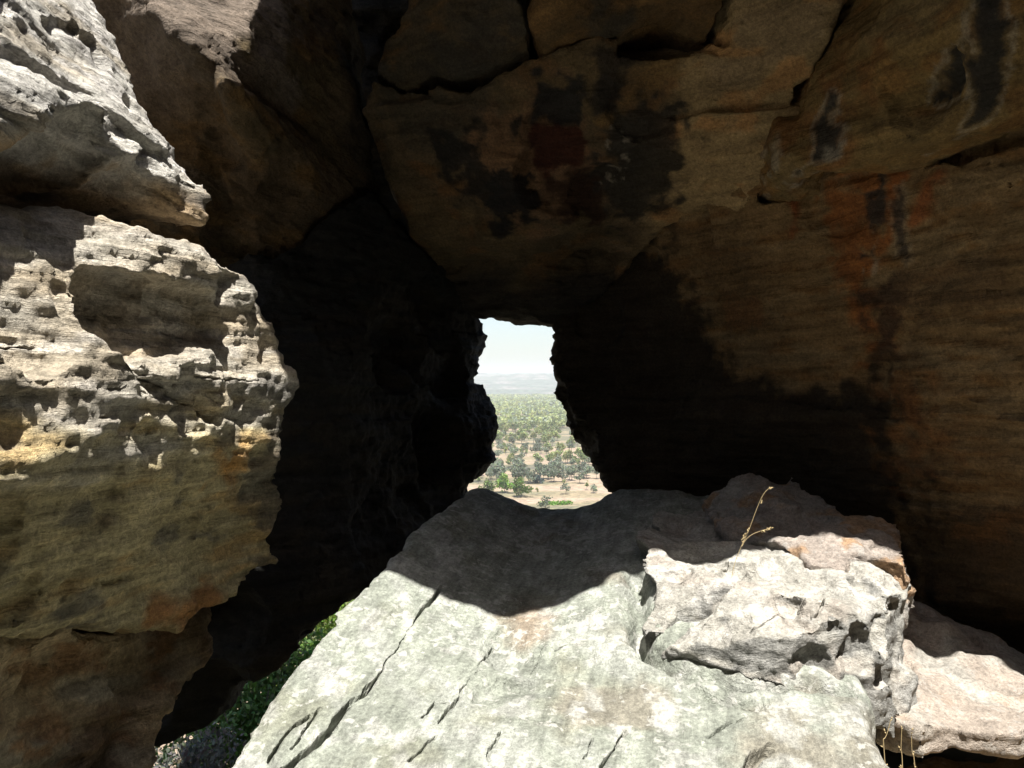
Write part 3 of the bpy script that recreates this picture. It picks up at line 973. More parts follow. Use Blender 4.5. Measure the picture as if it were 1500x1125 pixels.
def col_paint(rk, V, N, s1, r):
    c = base_cols(V, (0.20, 0.155, 0.085), (0.165, 0.13, 0.08), (0.24, 0.15, 0.07), 58, 1.6, (0.1, 0), 2.0)
    K = BLACK
    c = c * (1 + 2.0 * sstep(V[:, 0] + 0.15 * fbm(V * 3, 3, 63), 0.55, 0.85))[:, None]      # rock grows paler towards the right
    c = mixc(c, (0.06, 0.055, 0.05), sstep(0.68 - V[:, 2] + 0.12 * fbm(V * 4, 3, 60), -0.1, 0.1) * 0.9)  # lower face darkened to paint in the shade above the window
    c = stain(rk, V, c, [(690, 170), (830, 120), (860, 200), (900, 260), (790, 340), (720, 300), (690, 240)], (0.27, 0.17, 0.10), 0.05, 0.8, 0.10, 1)
    c = stain(rk, V, c, [(560, 120), (700, 110), (730, 150), (690, 200), (650, 230), (590, 200)], (0.085, 0.08, 0.065), 0.06, 0.75, 0.10, 2)
    c = stain(rk, V, c, [(630, 200), (690, 190), (700, 240), (730, 270), (770, 330), (720, 330), (670, 270)], K, 0.03, 0.9, 0.12, 3)
    c = stain(rk, V, c, [(785, 110), (848, 115), (850, 165), (780, 170)], (0.035, 0.037, 0.04), 0.015, 0.95, 0.05, 4)
    c = stain(rk, V, c, [(785, 168), (850, 163), (858, 235), (800, 245), (775, 215)], (0.085, 0.028, 0.018), 0.015, 0.95, 0.05, 5)
    c = stain(rk, V, c, [(730, 260), (790, 255), (800, 300), (770, 325), (725, 320), (715, 290)], K, 0.012, 0.95, 0.09, 6)
    c = stain(rk, V, c, [(745, 180), (760, 175), (768, 200), (750, 205)], K, 0.01, 0.9, 0.05, 12)
    c = stain(rk, V, c, [(800, 245), (860, 235), (890, 270), (880, 320), (810, 320)], (0.06, 0.032, 0.02), 0.03, 0.9, 0.08, 7)
    c = stain(rk, V, c, [(890, 130), (960, 130), (1005, 150), (1000, 210), (985, 300), (930, 330), (890, 300), (880, 220)], (0.045, 0.045, 0.042), 0.04, 0.9, 0.12, 8)
    c = stain(rk, V, c, [(870, 80), (940, 60), (910, 130), (880, 170)], (0.05, 0.045, 0.04), 0.03, 0.85, 0.08, 9)
    c = stain(rk, V, c, [(905, 160), (960, 120), (990, 100), (1000, 60), (960, 70), (920, 130), (880, 180)], (0.30, 0.20, 0.085), 0.03, 0.8, 0.06, 10)
    u, v, h = rk.ax
    a, b_ = rk.hit(890, 200)[0], rk.hit(925, 200)[0]
    z0, z1 = rk.hit(900, 260)[1], rk.hit(900, 180)[1]
    inb = (V[:, 0] > a) & (V[:, 0] < b_) & (V[:, 2] > z0) & (V[:, 2] < z1)
    c = mixc(c, (0.40, 0.38, 0.33), sstep(pn(V * 24.0), 0.25, 0.4) * inb * 0.8)
    return c


def ph(px, py):
    return lintel.hit(px, py, 4.2)


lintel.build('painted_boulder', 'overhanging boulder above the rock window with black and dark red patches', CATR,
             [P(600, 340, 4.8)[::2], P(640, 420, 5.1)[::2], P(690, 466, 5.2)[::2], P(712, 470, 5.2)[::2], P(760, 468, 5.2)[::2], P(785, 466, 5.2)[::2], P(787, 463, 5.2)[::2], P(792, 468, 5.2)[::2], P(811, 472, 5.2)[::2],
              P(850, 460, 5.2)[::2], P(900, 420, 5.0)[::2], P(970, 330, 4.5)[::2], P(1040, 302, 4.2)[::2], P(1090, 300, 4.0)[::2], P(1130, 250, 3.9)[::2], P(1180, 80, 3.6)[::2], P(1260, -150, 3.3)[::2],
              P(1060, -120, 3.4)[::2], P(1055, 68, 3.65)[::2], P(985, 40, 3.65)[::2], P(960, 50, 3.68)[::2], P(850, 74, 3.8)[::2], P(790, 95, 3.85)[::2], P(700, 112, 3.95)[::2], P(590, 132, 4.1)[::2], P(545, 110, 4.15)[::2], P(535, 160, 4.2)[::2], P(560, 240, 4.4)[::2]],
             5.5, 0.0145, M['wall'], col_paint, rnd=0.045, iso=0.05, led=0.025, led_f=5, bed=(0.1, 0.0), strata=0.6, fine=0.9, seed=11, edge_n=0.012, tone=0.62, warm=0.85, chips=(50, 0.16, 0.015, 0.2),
             cracks=[([ph(620, 200), ph(640, 250), ph(680, 300), ph(720, 340)], 0.03, 0.06), ([ph(690, 160), ph(640, 150), ph(590, 180)], 0.012, 0.03), ([ph(650, 385), ph(760, 375), ph(860, 388)], 0.02, 0.06),
                     ([ph(640, 415), ph(760, 405), ph(880, 410)], 0.015, 0.04), ([ph(985, 45), ph(1010, 62), ph(1055, 70)], 0.02, 0.06)])


# --- ceiling blocks above the crack
def ceil_block(name, label, ctrl, outline, colf, seed, **kw):
    r = Rock('y', -1, ctrl, 1e-3)
    r.build(name, label, CATR, outline, 4.6, 0.0155, M['wall'], colf, rnd=0.035, iso=0.035, led=0.02, led_f=5, strata=0.5, fine=0.9, seed=seed, edge_n=0.012, tone=0.6, warm=0.85, chips=(20, 0.15, 0.015, 0.2), **kw)
    return r


CA = [P(545, 105, 4.08), P(700, 100, 3.84), P(770, 80, 3.72), P(760, 0, 3.48), P(650, 0, 3.66), P(560, 20, 4.0), P(650, 60, 3.8), P(760, -150, 3.05), P(650, -150, 3.2)]


def col_ca(rk, V, N, s1, r):
    c = base_cols(V, (0.12, 0.10, 0.065), (0.10, 0.095, 0.08), (0.19, 0.13, 0.06), 61, 1.6)
    c = stain(rk, V, c, [(640, 110), (760, 75), (760, 20), (690, 30), (620, 80)], (0.07, 0.068, 0.06), 0.05, 0.8, 0.1, 21)
    return c


ceil_block('ceiling_boulder', 'dark grey roof block left of the narrow upright crack', CA,
           [P(548, 102, 4.05)[::2], P(592, 126, 4.05)[::2], P(700, 106, 3.9)[::2], P(786, 90, 3.8)[::2], P(776, 60, 3.7)[::2], P(768, 0, 3.5)[::2], P(765, -200, 3.1)[::2], P(590, -200, 3.3)[::2], P(585, 0, 3.7)[::2], P(560, 60, 3.95)[::2]], col_ca, 12)

CB = [P(790, 85, 3.72), P(850, 68, 3.68), P(960, 40, 3.6), P(985, 30, 3.55), P(1050, 55, 3.55), P(850, 0, 3.4), P(1000, 0, 3.4), P(780, 0, 3.45), P(850, -150, 3.0), P(1050, -100, 3.1)]


def col_cb(rk, V, N, s1, r):
    c = base_cols(V, (0.215, 0.14, 0.06), (0.17, 0.12, 0.06), (0.26, 0.165, 0.07), 62, 1.6)
    c = stain(rk, V, c, [(855, 80), (850, -100), (910, -100), (905, 70)], (0.075, 0.072, 0.06), 0.05, 0.85, 0.1, 22)
    return c


ceil_block('ceiling_boulder', 'ochre brown roof block right of the narrow upright crack', CB,
           [P(798, 88, 3.75)[::2], P(850, 66, 3.72)[::2], P(958, 42, 3.65)[::2], P(984, 32, 3.6)[::2], P(1012, 52, 3.6)[::2], P(1050, 62, 3.6)[::2], P(1075, -110, 3.2)[::2], P(776, -160, 3.1)[::2], P(774, 0, 3.5)[::2], P(783, 60, 3.7)[::2]], col_cb, 13)

# --- right wall
rwall = Rock('y', -1, [
    P(812, 470, 5.2), P(808, 545, 5.2), P(830, 592, 5.1), P(860, 650, 5.0), P(900, 718, 4.75), P(1000, 500, 4.75), P(1000, 650, 4.65), P(1100, 600, 4.35), P(1200, 500, 4.0), P(1330, 500, 3.62), P(1500, 500, 3.15), P(1500, 700, 3.3),
    P(1400, 700, 3.58), P(1200, 700, 4.25), P(1500, 250, 2.95), P(1330, 300, 3.4), P(1160, 290, 3.85), P(1000, 340, 4.4), P(1500, 900, 3.65), P(1400, 880, 3.8), P(1750, 500, 2.75), P(1750, 900, 3.05), P(1750, 200, 2.65), P(900, 400, 4.95), P(1300, 850, 4.2)], 1e-3)


def col_right(rk, V, N, s1, r):
    c = base_cols(V, (0.25, 0.195, 0.115), (0.27, 0.225, 0.145), (0.22, 0.15, 0.075), 68, 1.5, (0.05, 0), 5.0)
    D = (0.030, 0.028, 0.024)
    # black water film, with the shade of the recess painted in too
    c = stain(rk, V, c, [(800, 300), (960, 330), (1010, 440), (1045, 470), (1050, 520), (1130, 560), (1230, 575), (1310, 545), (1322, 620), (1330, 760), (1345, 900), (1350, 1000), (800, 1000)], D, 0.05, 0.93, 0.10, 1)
    c = stain(rk, V, c, [(1000, 330), (1060, 320), (1120, 400), (1130, 500), (1060, 480), (1040, 430)], (0.14, 0.105, 0.06), 0.06, 0.6, 0.08, 2)
    c = stain(rk, V, c, [(1060, 440), (1120, 440), (1118, 478), (1062, 478)], (0.20, 0.12, 0.06), 0.02, 0.7, 0.05, 3)
    # rust streaks
    c = stain(rk, V, c, [(1160, 255), (1182, 265), (1178, 320), (1170, 350), (1160, 310)], (0.25, 0.085, 0.03), 0.015, 0.8, 0.03, 4)
    c = stain(rk, V, c, [(1225, 250), (1290, 245), (1285, 330), (1275, 430), (1300, 520), (1290, 540), (1255, 460), (1240, 380)], RUST, 0.03, 0.85, 0.06, 5)
    c = stain(rk, V, c, [(1300, 250), (1325, 245), (1322, 330), (1305, 350)], (0.33, 0.13, 0.04), 0.015, 0.85, 0.03, 6)
    c = stain(rk, V, c, [(1362, 250), (1380, 250), (1368, 310), (1350, 330)], (0.30, 0.11, 0.04), 0.015, 0.75, 0.03, 7)
    c = stain(rk, V, c, [(1285, 250), (1302, 245), (1290, 320), (1285, 375), (1278, 370)], (0.05, 0.05, 0.055), 0.01, 0.9, 0.03, 8)
    c = stain(rk, V, c, [(1327, 260), (1334, 260), (1340, 330), (1336, 380), (1328, 320)], (0.07, 0.07, 0.075), 0.006, 0.85, 0.02, 9, halo=((0.36, 0.34, 0.28), 0.012))
    c = stain(rk, V, c, [(1285, 350), (1294, 330), (1288, 390), (1282, 400)], (0.42, 0.40, 0.34), 0.006, 0.7, 0.02, 10)
    c = stain(rk, V, c, [(1265, 430), (1335, 390), (1332, 480), (1315, 545), (1295, 520), (1272, 470)], (0.06, 0.042, 0.032), 0.02, 0.85, 0.05, 11)
    c = stain(rk, V, c, [(1310, 560), (1360, 540), (1375, 620), (1365, 700), (1345, 720), (1325, 640)], (0.28, 0.145, 0.06), 0.06, 0.6, 0.12, 12)
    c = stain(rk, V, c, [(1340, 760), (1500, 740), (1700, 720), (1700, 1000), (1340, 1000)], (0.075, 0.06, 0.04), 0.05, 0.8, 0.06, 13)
    c = stain(rk, V, c, [(1400, 770), (1500, 760), (1500, 800), (1420, 790)], (0.24, 0.14, 0.06), 0.03, 0.5, 0.06, 14)
    c = stain(rk, V, c, [(1330, 400), (1500, 360), (1500, 440), (1400, 465), (1335, 450)], (0.15, 0.115, 0.075), 0.03, 0.7, 0.06, 15)
    return c


def rh(px, py):
    return rwall.hit(px, py, 3.6)


rwall.build('rust_streaked_wall', 'tall brown sandstone wall with rust streaks and a black water film with shade painted in, right of the window', 'rock wall',
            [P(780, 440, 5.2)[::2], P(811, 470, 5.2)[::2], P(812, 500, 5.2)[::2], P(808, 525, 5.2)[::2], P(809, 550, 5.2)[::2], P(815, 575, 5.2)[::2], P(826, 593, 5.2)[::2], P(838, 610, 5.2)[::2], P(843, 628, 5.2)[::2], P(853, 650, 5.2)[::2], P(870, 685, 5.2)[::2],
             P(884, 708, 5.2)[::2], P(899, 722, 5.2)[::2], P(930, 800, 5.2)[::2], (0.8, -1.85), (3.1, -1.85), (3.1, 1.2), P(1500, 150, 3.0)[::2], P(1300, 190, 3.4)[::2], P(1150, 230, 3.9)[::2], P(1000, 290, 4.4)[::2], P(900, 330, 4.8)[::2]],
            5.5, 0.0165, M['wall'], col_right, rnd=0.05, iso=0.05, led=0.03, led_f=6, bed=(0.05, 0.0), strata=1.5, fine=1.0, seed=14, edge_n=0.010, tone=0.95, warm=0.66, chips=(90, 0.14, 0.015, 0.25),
            cracks=[([P(1140, 268, 3.75)[::2], P(1200, 268, 3.6)[::2], P(1300, 246, 3.4)[::2], P(1400, 224, 3.15)[::2], P(1500, 190, 2.95)[::2]], 0.02, 0.15), ([rh(1060, 480), rh(1200, 560), rh(1320, 540)], 0.02, 0.04), ([rh(1230, 600), rh(1320, 590)], 0.015, 0.04), ([rh(1340, 735), rh(1500, 735)], 0.015, 0.05),
                    ([rh(1330, 548), rh(1420, 545)], 0.008, 0.03), ([rh(1320, 610), rh(1360, 560)], 0.01, 0.04), ([rh(1455, 205), rh(1480, 250), rh(1500, 290)], 0.01, 0.03)])

# --- hanging block, upper right
hang = Rock('y', -1, [
    P(1130, 200, 3.6), P(1160, 240, 3.45), P(1220, 240, 3.3), P(1300, 218, 3.1), P(1400, 200, 2.9), P(1500, 170, 2.7), P(1200, 80, 3.3), P(1190, 150, 3.38), P(1300, 100, 3.0), P(1450, 60, 2.65), P(1230, 0, 3.1), P(1400, 0, 2.65),
    P(1250, -100, 2.85), P(1450, -150, 2.55), P(1750, 100, 2.45), P(1750, -200, 2.35)], 1e-3)


def col_hang(rk, V, N, s1, r):
    c = base_cols(V, (0.275, 0.20, 0.085), (0.255, 0.195, 0.095), (0.30, 0.185, 0.07), 78, 1.5, (0.1, 0), 3.0)
    PALER = (0.42, 0.40, 0.33)
    c = stain(rk, V, c, [(1205, 150), (1240, 60), (1250, 150), (1235, 250), (1210, 250)], (0.30, 0.12, 0.04), 0.06, 0.6, 0.08, 1)
    c = stain(rk, V, c, [(1216, 135), (1226, 140), (1224, 175), (1230, 215), (1226, 230), (1210, 232), (1190, 236), (1197, 210), (1204, 170)], (0.06, 0.06, 0.055), 0.006, 0.95, 0.012, 2, halo=(PALER, 0.010))
    c = stain(rk, V, c, [(1214, 212), (1228, 210), (1228, 232), (1212, 236)], PALER, 0.008, 0.8, 0.02, 3)
    c = stain(rk, V, c, [(1135, 190), (1145, 180), (1142, 215), (1162, 240), (1150, 240), (1136, 220)], PALER, 0.008, 0.55, 0.02, 4)
    c = stain(rk, V, c, [(1402, -80), (1462, -80), (1466, 60), (1472, 125), (1460, 155), (1440, 178), (1416, 182), (1420, 140), (1414, 60)], (0.035, 0.037, 0.036), 0.008, 0.95, 0.015, 5, halo=(PALER, 0.008))
    c = stain(rk, V, c, [(1130, 190), (1175, 90), (1165, 180), (1150, 220)], (0.27, 0.13, 0.045), 0.03, 0.7, 0.05, 7)
    return c


hang.build('hanging_boulder', 'ochre boulder hanging over the rust-streaked wall with two black drip stains', CATR,
           [P(1190, 80, 3.5)[::2], P(1168, 130, 3.5)[::2], P(1136, 188, 3.55)[::2], P(1134, 212, 3.55)[::2], P(1152, 240, 3.5)[::2], P(1190, 250, 3.4)[::2], P(1240, 243, 3.3)[::2], P(1300, 226, 3.15)[::2], P(1400, 206, 2.95)[::2],
            P(1455, 190, 2.85)[::2], P(1500, 168, 2.75)[::2], P(1800, 60, 2.3)[::2], (2.9, 1.3), (2.9, 2.3), (1.0, 2.3), P(1210, 0, 3.3)[::2]],
           4.2, 0.0130, M['wall'], col_hang, rnd=0.03, iso=0.04, led=0.02, led_f=5, bed=(0.1, 0.0), strata=0.7, fine=0.9, seed=15, edge_n=0.012, tone=0.8, warm=0.85, chips=(40, 0.16, 0.012, 0.2),
           cracks=[([hang.hit(1180, 175), hang.hit(1300, 150), hang.hit(1400, 120)], 0.015, 0.02)])

# --- roof above the frame: its broken lip throws the big shadow on the slab
roof = Rock('z', -1, [(-0.5, 1.8, 2.25), (0.5, 2.0, 2.3), (1.5, 1.9, 2.15), (2.4, 1.6, 2.0), (-0.5, 3.0, 2.0), (0.5, 3.0, 2.0), (1.5, 2.8, 2.0), (0, 4.2, 2.3), (2.4, 3.0, 2.0), (-1.0, 3.6, 2.4)], 1e-2)
roof.build('roof_boulder', 'heavy roof slab of the shelter above the window', CATR,
           [(-1.05, 2.42), (-0.94, 2.22), (-0.80, 2.12), (-0.68, 2.06), (-0.5, 2.0), (-0.30, 1.98), (-0.15, 1.92), (0.0, 1.80), (0.1, 1.75), (0.22, 1.74), (0.4, 1.82), (0.55, 1.95), (0.68, 2.1), (0.8, 2.08), (1.0, 2.05), (1.2, 2.12), (1.4, 2.28), (1.6, 2.36), (1.8, 2.3), (2.1, 2.1), (2.5, 1.7), (3.2, 1.2),
            (3.2, 5.4), (-1.05, 5.4)],
           3.0, 0.03, M['wall'], lambda rk, V, N, s1, r: base_cols(V, (0.10, 0.075, 0.04), (0.12, 0.09, 0.05), (0.07, 0.06, 0.04), 88), rnd=0.03, iso=0.03, led=0.0, seed=16, edge_n=0.035)

# --- rock behind the fissure and unseen boulders added to keep sky light out of the shelter
deep = Rock('y', -1, [P(480, 0, 5.0), P(660, 0, 5.0), P(480, 430, 5.3), P(660, 430, 5.5), P(570, 200, 5.1), P(570, -300, 4.6)], 1e-3)
deep.build('fissure_boulder', 'shade-darkened boulder deep inside the fissure left of the painted boulder', CATR,
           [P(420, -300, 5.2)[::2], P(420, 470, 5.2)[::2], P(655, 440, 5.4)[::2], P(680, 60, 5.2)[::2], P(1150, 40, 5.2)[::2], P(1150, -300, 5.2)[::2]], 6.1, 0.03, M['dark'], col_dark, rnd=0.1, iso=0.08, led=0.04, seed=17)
rear = Rock('y', 1, [(-2, -1.25, -1), (2, -1.25, -1), (-2, -1.15, 2.5), (2, -1.1, 2.5), (0, -1.35, 0.5), (0, -1.2, 5)], 1e-3)
rear.build('rear_sky_block', 'dark unseen boulder added to block sky light opposite the rock window', CATR, [(-2.8, -2.0), (3.8, -2.0), (3.8, 5.0), (-2.8, 5.0)], -2.2, 0.06, M['wall'],
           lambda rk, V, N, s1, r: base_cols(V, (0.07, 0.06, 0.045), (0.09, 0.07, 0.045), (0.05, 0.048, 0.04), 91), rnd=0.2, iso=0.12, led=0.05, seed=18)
side = Rock('x', -1, [(2.75, -1, -1), (2.75, 2.4, -1), (2.7, -1, 2.5), (2.65, 2.4, 2.2), (2.75, 0.5, 0.5)], 1e-3)
side.build('side_sky_block', 'dark unseen boulder added to block sky light next to the rust-streaked wall', CATR, [(-1.5, -2.0), (2.5, -2.0), (2.5, 4.6), (-1.5, 4.8)], 3.7, 0.06, M['wall'],
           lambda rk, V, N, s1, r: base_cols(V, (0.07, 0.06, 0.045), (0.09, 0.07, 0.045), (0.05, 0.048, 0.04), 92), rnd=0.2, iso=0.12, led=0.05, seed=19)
side2 = Rock('x', 1, [(-1.35, -1, -1), (-1.3, 0.7, -1), (-1.5, -1, 1.8), (-1.4, 0.7, 1.5), (-1.9, 0.7, 4.5), (-1.9, -1, 4.5)], 1e-3)
side2.build('side_sky_block', 'dark unseen boulder added to block sky light next to the bulging boulder', CATR, [(-1.5, -2.0), (0.72, -2.0), (0.72, 4.4), (-1.5, 4.8)], -2.9, 0.06, M['left'],
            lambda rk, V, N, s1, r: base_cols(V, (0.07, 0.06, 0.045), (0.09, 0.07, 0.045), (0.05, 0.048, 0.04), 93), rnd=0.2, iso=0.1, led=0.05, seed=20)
upl = Rock('x', 1, [(-1.85, 0.8, 2.0), (-1.85, 3.0, 2.0), (-2.1, 0.8, 4.5), (-2.1, 3.0, 4.5)], 1e-3)
upl.build('upper_sky_block', 'grey unseen boulder added to block sky light high above the pointed lip', CATR, [(0.8, 1.85), (3.4, 1.85), (3.4, 4.4), (0.8, 4.4)], -2.9, 0.06, M['left'],
          lambda rk, V, N, s1, r: base_cols(V, OLIVE, OCHRE, GREY, 94), rnd=0.2, iso=0.1, led=0.05, seed=21)


# ------------------------------------------------------------------ plants
def leaf_mat(name, rand=0.35, transl=0.35):
    m, nt, b = node_mat(name)
    N, L = nt.nodes, nt.links
    at = N.new('ShaderNodeAttribute')
    at.attribute_name = 'col'
    oi = N.new('ShaderNodeObjectInfo')
    mr = N.new('ShaderNodeMapRange')
    mr.inputs[3].default_value = 1 - rand
    mr.inputs[4].default_value = 1 + rand
    L.new(oi.outputs['Random'], mr.inputs[0])
    sc = N.new('ShaderNodeVectorMath')
    sc.operation = 'SCALE'
    L.new(at.outputs['Color'], sc.inputs[0])
    L.new(mr.outputs[0], sc.inputs['Scale'])
    L.new(sc.outputs[0], b.inputs['Base Color'])
    b.inputs['Roughness'].default_value = 0.55
    tr = N.new('ShaderNodeBsdfTranslucent')
    L.new(sc.outputs[0], tr.inputs['Color'])
    mx = N.new('ShaderNodeMixShader')
    mx.inputs[0].default_value = transl
    L.new(b.outputs[0], mx.inputs[1])
    L.new(tr.outputs[0], mx.inputs[2])
    L.new(mx.outputs[0], N['Material Output'].inputs['Surface'])
    return m


M['leaf'] = leaf_mat('leaves')
mb, nt_, b_ = node_mat('pale_bark')
nz_ = nt_.nodes.new('ShaderNodeTexNoise')
nz_.inputs['Scale'].default_value = 3.0
rp_ = nt_.nodes.new('ShaderNodeValToRGB')
rp_.color_ramp.elements[0].color = (0.09, 0.075, 0.06, 1)
rp_.color_ramp.elements[1].color = (0.34, 0.31, 0.27, 1)
nt_.links.new(nz_.outputs['Fac'], rp_.inputs[0])
nt_.links.new(rp_.outputs[0], b_.inputs['Base Color'])
b_.inputs['Roughness'].default_value = 0.9
M['bark'] = mb
ms, nt_, b_ = node_mat('dry_straw')
nz_ = nt_.nodes.new('ShaderNodeTexNoise')
nz_.inputs['Scale'].default_value = 60.0
rp_ = nt_.nodes.new('ShaderNodeValToRGB')
rp_.color_ramp.elements[0].color = (0.30, 0.21, 0.09, 1)
rp_.color_ramp.elements[1].color = (0.52, 0.42, 0.24, 1)
nt_.links.new(nz_.outputs['Fac'], rp_.inputs[0])
nt_.links.new(rp_.outputs[0], b_.inputs['Base Color'])
b_.inputs['Roughness'].default_value = 0.7
M['straw'] = ms


def leaves(rng, cen, rad, n, size, colour, var=0.3, shell=0.5, aspect=0.6, droop=0.0):
    """n loose leaf faces spread through the ellipsoids (cen, rad)."""
    cen = np.atleast_2d(cen).astype(float)
    rad = np.atleast_2d(rad).astype(float)
    k = rng.choice(len(cen), n, p=np.prod(rad, 1) ** 0.8 / (np.prod(rad, 1) ** 0.8).sum())
    d = rng.normal(size=(n, 3))
    d /= np.linalg.norm(d, axis=1)[:, None]
    r = shell + (1 - shell) * rng.uniform(0, 1, n) ** 0.6
    c = cen[k] + d * rad[k] * r[:, None]
    a = rng.normal(size=(n, 3))
    a[:, 2] -= droop
    a /= np.linalg.norm(a, axis=1)[:, None]
    b = np.cross(a, rng.normal(size=(n, 3)))
    b /= np.linalg.norm(b, axis=1)[:, None]
    s = size * rng.uniform(0.6, 1.3, n)
    a = a * s[:, None]
    b = b * (s * aspect)[:, None]
    V = np.stack([c - a, c + b - 0.2 * a, c + a, c - b - 0.2 * a], 1).reshape(-1, 3)
    F = np.arange(4 * n).reshape(n, 4)
    col = np.array(colour)[None] * (1 + var * rng.normal(size=(n, 1))) * (1 + 0.12 * rng.normal(size=(n, 3)))
    return V, F, np.repeat(np.clip(col, 0.01, 0.5), 4, 0)


def tube(pts, r0, r1, sides=6):
    pts = np.array(pts, float)
    n = len(pts)
    T = np.gradient(pts, axis=0)
    T /= np.linalg.norm(T, axis=1)[:, None]
    ref = np.array([0.3, 0.9, 0.1]) if abs(T[0, 2]) > 0.7 else np.array([0, 0, 1.0])
    A = np.cross(T, ref)
    A /= np.linalg.norm(A, axis=1)[:, None]
    B = np.cross(T, A)
    rr = np.linspace(r0, r1, n)
    th = np.linspace(0, 2 * math.pi, sides, endpoint=False)
    V = (pts[:, None] + rr[:, None, None] * (np.cos(th)[None, :, None] * A[:, None] + np.sin(th)[None, :, None] * B[:, None])).reshape(-1, 3)
    F = []
    for i in range(n - 1):
        for j in range(sides):
            F.append((i * sides + j, i * sides + (j + 1) % sides, (i + 1) * sides + (j + 1) % sides, (i + 1) * sides + j))
    F.append(tuple(range(4)) if sides == 4 else (0, 1, 2, 3))
    return V, np.array(F)


def join(parts):
    Vs, Fs, o = [], [], 0
    for V, F in parts:
        Vs.append(V)
        Fs.append(F + o)
        o += len(V)
    return np.concatenate(Vs), np.concatenate(Fs)


def tree_proto(seed, colour, height, width, n=420, leaf=0.55, trunk_h=0.38, clumps=9):
    """(trunk verts, faces), (crown verts, faces, colours) of an open-crowned savanna tree, base at the origin."""
    rng = np.random.RandomState(seed)
    th = height * trunk_h
    cen, rad = [], []
    limbs = []
    top = np.array([rng.uniform(-.3, .3), rng.uniform(-.3, .3), th])
    limbs.append(tube([(0, 0, -0.6), (0.06, 0, th * 0.5), tuple(top)], height * 0.022, height * 0.015, 5))
    for k in range(clumps):
        a = 2 * math.pi * k / clumps + rng.uniform(-.5, .5)
        rr = width * 0.5 * rng.uniform(0.15, 0.75)
        c = np.array([math.cos(a) * rr, math.sin(a) * rr, rng.uniform(th * 1.05, height * 0.9)])
        cen.append(c)
        rad.append(np.array([1, 1, 0.75]) * width * rng.uniform(0.16, 0.27))
        limbs.append(tube([tuple(top * 0.95), tuple((top + c) / 2 + np.array([0, 0, 0.1 * height * rng.uniform(-1, 1) * 0.5])), tuple(c)], height * 0.010, height * 0.004, 4))
    return join(limbs), leaves(rng, cen, rad, n, leaf, colour, 0.28, 0.35)


GRN = (0.165, 0.20, 0.075)
BRT = (0.14, 0.23, 0.04)
GRY = (0.15, 0.18, 0.12)
BLU = (0.085, 0.12, 0.115)
YEL = (0.21, 0.23, 0.085)


def make_tree(name, proto, label, group, loc, rz, sc):
    if isinstance(proto, tuple):
        root = empty(name, loc)
        (tv, tf), (cv, cf, cc) = proto
        mesh_np('trunk', tv, tf, M['bark'], root)
        mesh_np('crown', cv, cf, M['leaf'], root, smooth=False, col=cc)
    else:
        root = proto.copy()
        COL.objects.link(root)
        for ch in proto.children:
            c = ch.copy()
            COL.objects.link(c)
            c.parent = root
    root.location = loc
    root.rotation_euler = (0, 0, rz)
    root.scale = (sc, sc, sc)
    tag(root, label, 'tree', group)
    return root


R_ = random.Random(5)
KINDS = {
    'grn': [(11, GRN, 10.5, 8.5), (12, GRN, 9.0, 7.0), (13, YEL, 9.5, 7.5)],
    'gry': [(21, GRY, 8.5, 8.5), (22, GRY, 7.5, 8.0), (23, GRY, 9.0, 7.0)],
    'thin': [(31, GRN, 8.5, 4.0), (32, YEL, 7.5, 3.6)],
}
FIRST = {}
ZONES = {'soil': ('standing alone on the bare soil before the grey-green belt', 'trees on the bare soil'),
         'belt': ('in the thick grey-green belt beyond the bare soil', 'trees of the grey-green belt'),
         'band': ('scattered over the pale band between belt and woodland', 'trees scattered over the pale band'),
         'edge': ('in the near edge of the great woodland', 'trees at the woodland edge')}
LOOK = {'grn': ('savanna_tree', ['full-crowned green tree', 'smaller round green tree', 'yellowish open-crowned tree']),
        'gry': ('grey_green_tree', ['broad grey-green tree', 'low grey-green tree', 'tall grey-green tree']),
        'thin': ('slender_tree', ['slender green tree', 'slender yellowish tree'])}


def put(kind, zone, x, y, sc=1.0):
    k = R_.randrange(len(KINDS[kind]))
    nm, looks = LOOK[kind]
    lb = looks[k] + ' ' + ZONES[zone][0]
    gr = looks[k] + 's, ' + ZONES[zone][1]
    z = float(plain_z(x, y))
    key = (kind, k)
    if key not in FIRST:
        s_, c_, h_, w_ = KINDS[kind][k]
        FIRST[key] = make_tree(nm, tree_proto(s_, c_, h_, w_, 420 if kind != 'thin' else 160), lb, gr, (x, y, z), R_.uniform(0, 6.28), sc)
    else:
        make_tree(nm, FIRST[key], lb, gr, (x, y, z), R_.uniform(0, 6.28), sc)


def ray(px):
    return (px - 750.0) / FPX


# single trees close to the escarpment
def single(px, base_py, proto_args, name, label, group=None, **kw):
    y = 55.0 / ((base_py - 562.5) / FPX)
    make_tree(name, tree_proto(*proto_args, **kw), label, group, (ray(px) * y, y, -55.0), 0.6, 1.0)


